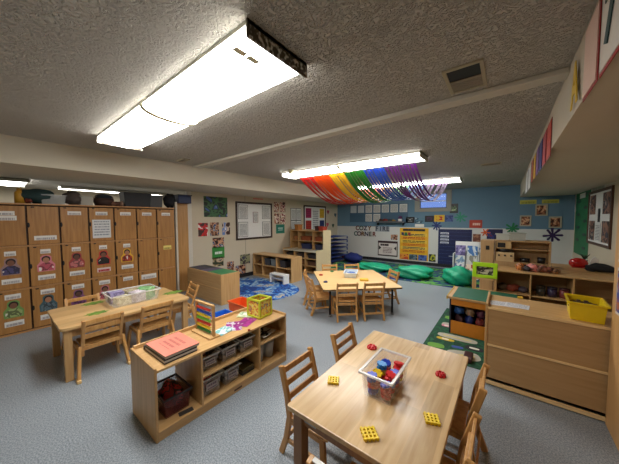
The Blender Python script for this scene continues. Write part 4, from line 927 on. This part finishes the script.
# low open shelf by left wall, opens to -Y
def openshelf(name, label, x0, x1, y0, y1, H, divs, shelves, backm=BACKP, lip=False):
    t = thing(name, label, 'shelf', (x0, y0, 0)); L0, D0 = x1-x0, y1-y0
    MB().box(0, .018, 0, D0, 0, H).build('end_panel', BIRCHZ, t, .003); MB().box(L0-.018, L0, 0, D0, 0, H).build('end_panel', BIRCHZ, t, .003)
    MB().box(.018, L0-.018, 0, D0, H-.02, H-.002).build('top_board', BIRCH, t, .002)
    MB().box(.018, L0-.018, 0, D0, .05, .065).build('bottom_board', BIRCH, t, .002); MB().box(.018, L0-.018, .004, .018, 0, .05).build('plinth', BIRCH, t, .002)
    MB().box(.018, L0-.018, D0-.01, D0, .065, H-.02).build('back_panel', backm, t)
    xs = [.018]+[d for d in divs]+[L0-.018]
    for d in divs: MB().box(d-.008, d+.008, 0.002, D0-.01, .065, H-.02).build('divider', BIRCHZ, t, .002)
    for z in shelves:
        for i in range(len(xs)-1): MB().box(xs[i]+(.008 if i else 0), xs[i+1]-(.008 if i < len(xs)-2 else 0), .01, D0-.01, z, z+.014).build('shelf_board', BIRCH, t, .002)
    return t
openshelf('low_open_shelf', 'low open wooden shelf beside the blue rug by the left wall', -5.36, -3.96, 4.37, 4.76, .60, [.36, .88], [.31])
for q, (x, y, z, c, nm) in enumerate([(-4.85, 4.52, .3245, (60, 66, 76), 'dark grey'), (-4.62, 4.52, .3245, (120, 130, 136), 'mid grey'), (-4.30, 4.52, .3245, (50, 50, 56), 'black')]):
    tub('small_toy_tub', f'{nm} tub on the upper level of low open shelf by the rug', 'storage tub', y, .18, .22, .17, plain(c, .4), x=x, z=z)
o = MB().blob((0, 0, .05), (.12, .10, .05), 44, .1, flat=0).build('brown_toy_pile', plain((96, 60, 40), .6, var=.4)); o.location = (-5.18, 4.55, .3245); tag(o, 'brown toy heap in the top left cubby of low open shelf', 'toy')
t2 = thing('white_toy_bed', 'white frame toy on blue rug in front of the low open shelf', 'toy', (-4.22, 4.22, .006), 0)
for s in (-1, 1): MB().box(s*.22-.02, s*.22+.02, -.09, .09, 0, .22).build('end_frame', WHITE, t2, .006)
MB().box(-.20, .20, -.08, .08, .18, .22).build('top_rail', WHITE, t2, .006); MB().box(-.2, .2, -.07, .07, .09, .12).build('cross_shelf', plain((190, 196, 204)), t2, .004)
# play hutch (left back)
t = thing('toy_hutch', 'tall stepped wooden play hutch with shelves against the left wall', 'shelf', (-5.25, 5.42, 0)); L0 = 1.25
MB().box(L0-.02, L0, 0, .70, 0, .66).build('end_panel', plain((214, 196, 156), .5), t, .003); MB().box(0, .02, 0, .70, 0, .66).build('end_panel', BIRCHZ, t, .003)
MB().box(.02, L0-.02, 0, .70, .60, .625).build('counter', plain((206, 200, 180), .4), t, .002)
MB().box(.02, L0-.02, .68, .70, .0, 1.2).build('back_panel', plain((200, 180, 140), .5), t)
MB().box(L0-.02, L0, .32, .70, .66, 1.2).build('upper_end_panel', plain((214, 196, 156), .5), t, .003); MB().box(0, .02, .32, .70, .66, 1.2).build('upper_end_panel', BIRCHZ, t, .003)
for z in (.86, 1.16): MB().box(.02, L0-.02, .34, .68, z, z+.018).build('shelf_board', BIRCH, t, .002)
for x in (.30, .85): MB().box(x, x+.016, .34, .68, .625, 1.16).build('divider', BIRCHZ, t)
for x in (.42, .82): MB().box(x, x+.016, .01, .68, .02, .60).build('divider', BIRCHZ, t)
for z in (.02, .2, .4): MB().box(.02, L0-.02, .02, .68, z, z+.014).build('lower_shelf', BIRCH, t, .002)
for q, (x, z, w, h, c, nm) in enumerate([(.18, 1.1785, .14, .17, (170, 110, 50), 'tan basket on the top left of the play hutch'), (.95, 1.1785, .12, .13, (60, 30, 30), 'dark red pot on the top of the play hutch'), (1.10, 1.1785, .16, .12, (170, 60, 40), 'rust pot at top right of the play hutch'),
      (.55, .8785, .36, .12, (140, 76, 40), 'brown basket on the upper shelf of the play hutch'), (1.03, .8785, .24, .12, (130, 66, 36), 'small brown basket on the upper right shelf of the play hutch'),
      (.15, .8785, .16, .12, (150, 100, 60), 'tan tub on upper left shelf of the play hutch'), (.55, .6255, .34, .15, (44, 52, 90), 'navy box on the counter of the play hutch'), (1.02, .6255, .24, .15, (40, 44, 70), 'dark navy box on the right of the hutch counter')]):
    tub('hutch_basket', nm, 'basket', 5.42+.51, w, .22, h, plain(c, .7, var=.25), x=-5.25+x, z=z)
for q, (x, z) in enumerate([(.2, .4145), (.62, .4145), (1.02, .4145), (.62, .2145), (1.02, .2145)]):
    tub('lower_bin', ['dark bin low left in the play hutch', 'dark bin low centre in the play hutch, upper', 'dark bin low right in the play hutch, upper', 'brown bin low centre in the play hutch, lower', 'brown bin low right in the play hutch, lower'][q], 'storage bin', 5.65, .28, .3, .12, plain([(50, 44, 44), (70, 60, 56), (40, 40, 46), (120, 80, 50), (90, 60, 44)][q], .6), x=-5.25+x, z=z)
# stacked cots
for q in range(7):
    t2 = thing('stacking_cot', f'blue stacking cot with white rails, {["lowest", "second from bottom", "third from bottom", "middle", "third from top", "second from top", "topmost"][q]} of the stack', 'cot', (-4.80, 7.35, .0+q*.135), 0, 'stack of blue cots')
    MB().box(-.28, .28, -.62, .62, .09, .10).build('cot_bed', plain((36, 60, 130), .6), t2)
    for s in (-1, 1):
        MB().box(-.30, .30, s*.63-.02, s*.63+.02, .08, .115).build('end_rail', plain((190, 200, 215) if q % 2 == 0 else (50, 80, 150), .4), t2, .004)
        for s3 in (-1, 1): MB().box(s3*.29-.018, s3*.29+.018, s*.63-.018, s*.63+.018, 0, .079).build('leg', plain((60, 80, 130), .5), t2)

# ------------------------------------------------------------------ rugs
def superell(cx, cy, a, b2, e, n0=48): return [(cx+a*math.copysign(abs(math.cos(q/n0*6.283))**(2/e), math.cos(q/n0*6.283)), cy+b2*math.copysign(abs(math.sin(q/n0*6.283))**(2/e), math.sin(q/n0*6.283))) for q in range(n0)]
o = MB().prism(superell(-4.35, 3.60, 1.03, .74, 2.5), .0, .006).build('world_map_rug', blotch([(20, 56, 130), (34, 100, 185), (20, 50, 120), (40, 110, 190), (150, 180, 200), (30, 90, 170), (190, 180, 150), (28, 70, 160)], 3.4, detail=5, coord='Object', seed=3, rough=.9)); tag(o, 'blue oval map rug on the floor by the left wall', 'rug')
mt = blotch([(24, 44, 110), (20, 60, 90), (90, 150, 70), (22, 50, 100), (40, 110, 80), (24, 40, 120)], 2.2, detail=3, coord='Object', seed=8, rough=.95)
o = MB().box(-4.6, .0, 6.22, 8.45, .0, .008).build('cozy_corner_rug', mt); tag(o, 'large blue and green patterned rug along the back wall', 'rug')
# road rug
t = thing('road_play_rug', 'green play rug with road and car pictures under the train table', 'rug', (-.75, 2.98, 0))
MB().box(0, 1.9, 0, 1.75, 0, .006).build('pile', blotch([(24, 66, 46), (30, 84, 54), (22, 60, 44), (34, 92, 60)], 9, coord='Object', seed=9, rough=.95), t)
def blobs(nm, mt, items, th=.0075):
    for (x, y, a, b2, rz) in items:
        g = MB(); g.prism([(math.cos(rz)*p0-math.sin(rz)*p1+x, math.sin(rz)*p0+math.cos(rz)*p1+y) for p0, p1 in superell(0, 0, a, b2, 3, 20)], .0062, th); g.build(nm, mt, t)
blobs('road_patch', plain((170, 166, 150), .9), [(.30, .62, .22, .07, .0), (.42, .20, .16, .10, .3), (.16, 1.0, .10, .08, 0)])
blobs('printed_car', plain((200, 170, 50), .9), [(.19, .50, .10, .035, 0)], .0085)
blobs('printed_car', plain((40, 40, 44), .9), [(.50, .44, .09, .06, 0)], .0085)
blobs('printed_car', plain((200, 120, 140), .9), [(.13, .95, .06, .04, 0)], .009)
blobs('printed_bush', plain((100, 150, 60), .9), [(.13, .26, .09, .06, .2), (.10, 1.3, .05, .06, 0)], .0085)
blobs('printed_car', plain((150, 40, 50), .9), [(.42, .12, .07, .04, 0)], .009)
blobs('printed_car', plain((190, 60, 50), .9), [(.24, .80, .05, .03, .4)], .0085)
blobs('printed_car', plain((60, 80, 150), .9), [(.34, .36, .06, .03, .2)], .0085)
blobs('car_window', plain((220, 216, 200), .9), [(.50, .44, .05, .02, 0), (.19, .50, .04, .018, 0), (.13, .95, .03, .018, 0)], .0098)
blobs('road_line', plain((222, 200, 90), .9), [(.30, .62, .16, .006, 0), (.42, .20, .11, .006, .3)], .0092)
o = MB().box(-.04, .04, -.09, .09, 0, .05).build('dark_block', plain((60, 30, 34)), None, .01, (-.28, 3.12, .009)); tag(o, 'dark red toy block on the green rug by the cabinet corner', 'toy')
# bean bags
def beanbag(label, px, py, a, b2, h, seed, y):
    p = atz(px, py, 0); o = MB().blob((0, 0, h*.45), (a, b2, h*.55), seed, .17, 30, 20, flat=0).build('bean_bag', plain((20, 160, 118), .5, var=.15)); o.location = (p.x, y, .0085)
    o.rotation_euler = (0, 0, .3); tag(o, label, 'bean bag')
beanbag('green bean bag on the rug behind the square table', 375, 270, .48, .30, .22, 1, 6.9)
beanbag('green bean bag in the middle, below the yellow poster', 417, 276, .44, .30, .30, 2, 6.66)
beanbag('green bean bag in front of the book display rack', 462, 280, .30, .28, .40, 3, 6.62)
o = MB().blob((0, 0, .1), (.25, .2, .1), 6, .15, flat=0).build('red_cushion', plain((170, 60, 60), .8)); p = atz(351, 259.5, 0); o.location = (p.x, 8.1, .0085); tag(o, 'small red cushion far back on the corner rug', 'cushion')
o = MB().blob((0, 0, .16), (.35, .25, .16), 7, .15, flat=0).build('navy_cushion', plain((30, 44, 110), .8)); o.location = (-4.15, 7.8, .0085); tag(o, 'navy blue cushion in the back left corner beside the cots', 'cushion')
# book display rack
t = thing('book_display', 'white book display rack full of picture books by the navy chart', 'book rack', (-.78, 7.35, 0), 0)
MB().box(-.28, .28, 0, .30, 0, .10).build('base', WHITE, t, .004); MB().box(-.28, -.26, 0, .30, .10, .62).build('side', WHITE, t); MB().box(.26, .28, 0, .30, .10, .62).build('side', WHITE, t)
MB().box(-.26, .26, .28, .30, .10, .92).build('back', WHITE, t)
for q in range(3): MB().box(-.26, .26, .02+q*.08, .035+q*.08, .1, .2+q*.2).build('tier', plain((200, 204, 206), .5), t)
bkc = [[(180, 50, 40), (230, 210, 190), (60, 40, 40)], [(90, 110, 150), (220, 220, 225), (60, 60, 90)], [(210, 215, 215), (120, 150, 180), (60, 70, 90)], [(80, 70, 120), (130, 120, 170), (220, 220, 230)], [(60, 110, 170), (200, 210, 215), (30, 50, 90)], [(200, 200, 195), (130, 130, 120), (60, 80, 60)]]
bl = ['blue-grey book at the front left of the display rack', 'red and cream book at the front right of the display rack', 'white and blue book, middle left of the display rack', 'grey book, middle right of the display rack', 'purple book at the top left of the display rack', 'blue book at the top right of the display rack']
for q, (x, y, z, k0) in enumerate([(-.13, -.012, .105, 1), (.12, -.012, .105, 0), (-.13, .06, .305, 2), (.13, .06, .32, 5), (-.13, .14, .56, 3), (.13, .14, .56, 4)]):
    o = MB().box(-.11, .11, -.008, .008, 0, .27).build('picture_book', blotch(bkc[k0], 4, seed=160+q), None, .002, (-.78+x, 7.35+y, z), (R(-8), 0, 0)); tag(o, bl[q], 'book')
# ------------------------------------------------------------------ right side
# train table with green top
tz = .49
t = thing('train_table', 'orange and black play table with green top on the road rug', 'play table', (-.58, 3.70, .0065)); L0, D0 = .72, .62
MB().box(0, L0, 0, D0, tz-.03, tz).build('top_board', BIRCH, t, .004)
MB().box(.05, L0-.0, .012, D0-.01, tz, tz+.004).build('green_surface', plain((24, 92, 68), .5), t)
MB().box(-.012, .0, -.01, D0, tz-.035, tz+.006).build('end_trim', plain((214, 170, 60), .5), t, .002)
OR = plain((214, 132, 34), .5)
MB().box(.02, .04, .02, D0-.02, 0, tz-.03).build('side_panel', plain((34, 40, 60), .5), t, .002); MB().box(L0-.04, L0-.02, .02, D0-.02, 0, tz-.03).build('side_panel', plain((34, 40, 60), .5), t, .002)
MB().box(.04, L0-.04, .02, .035, .0, .17).build('front_panel', OR, t, .002); MB().box(.04, L0-.04, .02, .035, tz-.11, tz-.03).build('front_panel', OR, t, .002)
MB().box(.04, L0-.04, D0-.035, D0-.02, 0, tz-.03).build('back_panel', OR, t); MB().box(.04, L0-.04, .036, D0-.036, .10, .12).build('shelf_board', plain((60, 50, 46)), t)
MB().box(L0, L0+.05, .3, .36, tz-.03, tz+.05).build('yellow_post', plain((230, 180, 50)), t, .004)
tc0 = [((70, 40, 44), 'dark maroon'), ((36, 50, 110), 'navy'), ((130, 50, 44), 'brick red'), ((180, 190, 186), 'pale grey'), ((40, 40, 46), 'black'), ((50, 90, 150), 'mid blue'), ((150, 120, 90), 'tan'), ((90, 40, 60), 'plum'), ((110, 130, 120), 'grey green'), ((60, 44, 36), 'dark brown')]
for q in range(10):
    ix, iy = q % 5, q // 5
    o = MB().blob((0, 0, .055), (.052, .07, .06), 50+q, .3, flat=0).build('stored_toy', plain(tc0[q][0], .5, var=.4)); o.location = (-.58+.13+ix*.113, 3.83, .0065+.1205+iy*.121); tag(o, f'{tc0[q][1]} toy stored inside the orange play table, {"lower" if iy == 0 else "upper"} layer', 'toy')
# cabinet in the right foreground (back faces camera)
cx0, cx1, cy0, cy1, CH = -.125, .60, 2.76, 3.23, .72
t = thing('storage_cabinet', 'light wood cabinet seen from behind, yellow bin on its top', 'cabinet', (cx0, cy0, .0095)); L0, D0 = 1.10, cy1-cy0
MB().box(0, .02, 0, D0, 0, CH+.02).build('end_panel', BIRCHZ, t, .004); MB().box(L0-.02, L0, 0, D0, 0, CH+.0).build('end_panel', BIRCHZ, t, .004)
MB().box(.02, L0-.02, .006, .02, .06, CH-.03).build('back_panel', wood((170, 134, 88), (184, 148, 102), .45, 'x', key='cabinet_back'), t)
MB().box(.02, L0-.02, 0, D0, CH-.03, CH-.008).build('top_board', BIRCH, t, .002)
RAILW = wood((226, 190, 132), (236, 204, 150), .4, 'x', key='pale_rail')
for z in (.0, .355): MB().box(.02, L0-.02, -.004, .0055, z, z+(.035 if z == 0 else .018)).build('back_rail', RAILW, t, .002)
MB().box(.02, L0-.02, -.004, .0055, CH-.03, CH-.008).build('top_rail', RAILW, t, .002)
MB().box(.02, L0-.02, .02, D0, .05, .065).build('shelf_board', BIRCH, t); MB().box(.02, L0-.02, .02, D0, .36, .375).build('shelf_board', BIRCH, t)
CT = .0095+CH-.008
for q, (px, py, w, h, rz, lb) in enumerate([(503, 304, .20, .15, .1, 'white worksheet on the cabinet top, left one'), (517, 306, .17, .14, -.1, 'white worksheet overlapping on the cabinet top, right one')]):
    p = atz(px, py, CT); o = MB().box(-w/2, w/2, -h/2, h/2, 0, .001).build('worksheet', lines((214, 214, 216), (130, 134, 150), 5, .4, dens=.45, u='T', seed=q), None, 0, (p.x, p.y, CT+.0006+q*.0015), (0, 0, rz)); tag(o, lb, 'paper')
t2 = tub('yellow_bin', 'bright yellow plastic bin of dark tools on the wooden cabinet', 'storage bin', 2.93, .20, .28, .14, plain((228, 196, 20), .35), x=.52, z=CT+.0008, rz=R(-4), taper=.9)
for q in range(5):
    o = MB().box(-.012, .012, -.09, .09, 0, .012).build('dark_marker', plain((50, 36, 30) if q % 2 else (70, 50, 36)), None, .003, (.45+q*.033, 2.93, CT+.095), (R(8*(q % 2)), 0, .15*(q-2))); tag(o, f'dark brown stick in the yellow bin, {["first", "second", "third", "fourth", "fifth"][q]} from its left side', 'stick')
MBo = MB()
bpy.data.objects.remove(bpy.data.objects['x']) if 'x' in bpy.data.objects else None
o = MB().box(-.085, .085, -.12, .12, 0, .085).build('paper_filling', plain((92, 70, 40), .8), None, .004, (.515, 2.93, CT+.0085), (0, 0, R(-4))); tag(o, 'brown filling under the dark sticks in the yellow bin', 'craft material')
# tall cabinet far right
t = thing('tall_cabinet', 'tall tan wooden cabinet side at the right edge with photos taped on', 'cabinet', (.62, 1.30, 0)); TW = wood((196, 150, 96), (210, 166, 110), .45, 'z', key='tall_panel')
MB().box(0, .022, 0, 1.45, 0, 1.84).build('side_panel', TW, t, .004)
MB().box(.022, .66, 1.43, 1.45, 0, 1.84).build('back_panel', TW, t); MB().box(.022, .66, 0, 1.43, 1.82, 1.84).build('top_board', TW, t); MB().box(.022, .66, 0, .02, 0, 1.82).build('front_panel', TW, t)
for z0, z1, s, lb in [(1.22, 1.45, 171, 'photo page'), (.86, 1.18, 172, 'photo page')]:
    f = MB().box(-.004, -.0005, 1.08, 1.36, z0, z1).build('page_border', plain((222, 218, 212), .5), t)
    MB().box(-.006, -.0042, 1.11, 1.345, z0+.02, z1-.02).build('photo', blotch([(60, 50, 70), (180, 100, 70), (60, 80, 160), (210, 170, 140)], 5, seed=s), f)
# black thing on top
# rear shelf
t = openshelf('rear_shelf', 'long low wooden shelf with three cubbies, toys heaped on its top', -.12, 1.24, 4.72, 5.17, .74, [.42, .85], [.40])
RT = .7385
for q, (x, c, a, h, nm) in enumerate([(-.01, (100, 80, 60), .08, .05, 'brown'), (.10, (150, 70, 50), .09, .05, 'rust'), (.22, (80, 70, 80), .07, .04, 'grey')]):
    o = MB().blob((0, 0, h), (a, .09, h), 70+q, .2, flat=0).build('cubby_toy', plain(c, .6, var=.3)); o.location = (x, 4.9, .4145); tag(o, f'{nm} toy in the left cubby of the rear shelf', 'toy')
for q, (x, c, nm) in enumerate([(.42, (70, 66, 60), 'dark grey'), (.54, (60, 50, 80), 'violet grey'), (.66, (130, 60, 60), 'dull red')]):
    t2 = thing('toy_jar', f'{nm} jar in the middle cubby of the rear shelf', 'jar', (x, 4.86, .4145))
    MB().tube([(0, 0, 0), (0, 0, .11)], .05, 14).build('jar_body', plain(c, .3, var=.3), t2); MB().tube([(0, 0, .11), (0, 0, .135)], .053, 14).build('lid', plain(tuple(int(k*.6) for k in c), .4), t2)
# toys on top of rear shelf
items = [(521, (200, 120, 60), .07, .07, 'orange yellow doll-like toy'), (527, (40, 30, 34), .08, .05, 'black furry toy'), (534, (206, 120, 110), .09, .07, 'pink soft toy'), (541, (150, 90, 70), .08, .06, 'brown cloth toy'), (548, (130, 70, 50), .08, .05, 'rust brown cloth'), (555, (160, 110, 70), .07, .04, 'tan cloth')]
for q, (px, c, a, h, nm) in enumerate(items):
    p = aty(px, 268, 4.93); o = MB().blob((0, 0, h*.7), (a*.8, a, h*.8), 80+q, .28, 18, 12, flat=0).build('soft_toy', blotch([c, tuple(int(k*.6) for k in c), tuple(min(255, k+30) for k in c)], 20, coord='Object', seed=q)); o.location = (p.x, 4.93, RT+.0005); tag(o, f'{nm} in the heap on top of the rear shelf', 'toy')
# second low shelf behind, right
t = openshelf('back_shelf', 'low wooden shelf behind the rear shelf carrying the red helmet', .60, 1.26, 5.19, 6.02, .74, [.33], [.38])
p = aty(577, 266, 5.3); t2 = thing('red_helmet', 'shiny red toy helmet near the right wall', 'helmet', (.93, 5.80, RT+.0005))
MB().blob((0, 0, .06), (.11, .11, .085), 3, .03, 20, 12, flat=0).build('shell', plain((190, 26, 26), .25), t2); MB().box(-.09, .09, -.13, -.09, .0, .012).build('brim', plain((170, 20, 22), .3), t2, .005)
o = MB().blob((0, 0, .05), (.17, .10, .06), 4, .2, 20, 12, flat=0).build('black_hat', plain((20, 20, 24), .8)); o.location = (1.10, 5.45, RT+.0005); tag(o, 'black soft hat or bag beside the red helmet', 'hat')
M2 = Matrix(((1, 0, 0, 0), (0, 0, -1, 0), (0, 1, 0, 0), (0, 0, 0, 1)))
o = MB().prism([(-.06, 0), (.06, 0), (.045, .13), (.0, .17), (-.04, .12)], 0, .03, M2).build('white_paper_cone', WHITE, None, .004, (1.12, 5.90, RT+.0005)); tag(o, 'white folded paper piece behind the red helmet and black hat', 'paper')
t2 = thing('potted_sprig', 'small dark sprig in a pot left of the white folded paper', 'plant', (1.02, 5.94, RT+.0005)); MB().tube([(0, 0, 0), (0, 0, .10)], [.03, .04], 10).build('pot', plain((70, 50, 40)), t2)
g = MB()
for q in range(8): an = q*.8; g.tube([(0, 0, .1), (math.cos(an)*.03, math.sin(an)*.03, .16), (math.cos(an)*.06, math.sin(an)*.05, .20)], [.004, .006, .002], 5)
g.build('stems', plain((50, 70, 44)), t2)
# play kitchen
ky = 5.30
t = thing('play_kitchen', 'wooden play kitchen with hutch behind the rear shelf', 'play kitchen', (-.34, ky, 0))
KW = wood((176, 140, 96), (192, 156, 110), .5, 'z', key='kitchen_wood')
MB().box(0, .19, 0, .34, 0, 1.14).build('fridge', KW, t, .004); MB().box(.075, .125, -.006, 0, .98, 1.05).build('handle', DARK, t)
MB().box(.20, .90, 0, .34, 0, .80).build('counter_base', KW, t, .003); MB().box(.20, .90, .26, .34, .80, 1.15).build('hutch_back', KW, t, .002)
MB().box(.20, .90, .02, .26, 1.13, 1.15).build('hutch_top', KW, t, .002); MB().box(.20, .90, .06, .26, 1.0, 1.014).build('hutch_shelf', KW, t, .002)
MB().box(.88, .90, .02, .26, .80, 1.13).build('hutch_side', KW, t); MB().box(.20, .21, .02, .26, .80, 1.13).build('hutch_side', KW, t)
mw = MB().box(.22, .42, .03, .25, 1.0145, 1.125).build('microwave', wood((200, 166, 116), (210, 176, 126), .5, 'x', key='microwave_wood'), t, .004); MB().box(.235, .34, .024, .03, 1.03, 1.11).build('window', DARK, mw)
rk = MB().box(.22, .46, .0, .20, .8005, .95).build('oven_box', wood((200, 170, 124), (214, 184, 138), .5, 'x', key='oven_wood'), t, .004)
for q in range(3): MB().tube([(.26+q*.08, .0, .90), (.26+q*.08, -.02, .90)], .014, 10).build('knob', DARK, rk)
for q, (x, w, h) in enumerate([(.60, .10, .06), (.80, .08, .09)]):
    o = MB().tube([(0, 0, 0), (0, 0, h)], [w*.6, w*.65], 16).build('black_pot', plain((22, 22, 24), .4)); o.location = (-.34+x, ky+.12, .8505-.05); tag(o, f'{"wide" if q == 0 else "tall"} black toy pot on the play kitchen counter', 'toy pot')
o = MB().tube([(0, 0, 0), (0, 0, .05)], [.10, .12], 16).build('black_pan', plain((22, 22, 24), .4)); o.location = (.0, ky+.14, .9505); tag(o, 'black toy pan on the play kitchen oven box', 'toy pot')
# white/clear tub on top of play kitchen, dark box
tub('white_top_tub', 'pale translucent tub on top of the play kitchen, right one', 'storage tub', ky+.17, .22, .2, .13, plain((176, 180, 172), .4), x=.15, z=1.1505)
tub('white_top_tub', 'pale tub on top of the play kitchen beside the fridge', 'storage tub', ky+.17, .18, .2, .10, plain((196, 200, 192), .4), x=-.04, z=1.1505)
# lime topped toy frame in front
t = thing('lime_toy_stand', 'wooden toy stand with lime green frame beside the play kitchen', 'toy stand', (-.39, 4.60, 0))
LM = plain((176, 226, 30), .45)
g = MB(); g.box(0, .31, 0, .03, .79, .85).box(0, .05, 0, .03, .62, .79).box(.26, .31, 0, .03, .62, .79).box(0.05, .26, 0, .03, .62, .66); g.build('lime_frame', LM, t, .004)
MB().box(.05, .26, .031, .035, .66, .79).build('picture_panel', blotch([(190, 180, 160), (60, 56, 50), (200, 190, 170)], 4, seed=190), t)
MB().box(.02, .29, .0, .028, .59, .615).build('cross_bar', BIRCH, t, .002)
for x in (.0, .27):
    for y in (0.0, .24): MB().box(x, x+.035, y, y+.03, 0, .60 if y else .615).build('leg', BIRCHZ, t, .003)
MB().box(.0, .31, .03, .24, .36, .38).build('shelf_board', plain((150, 160, 150), .5), t); MB().box(.035, .27, .004, .02, .42, .44).build('cross_bar', BIRCH, t)
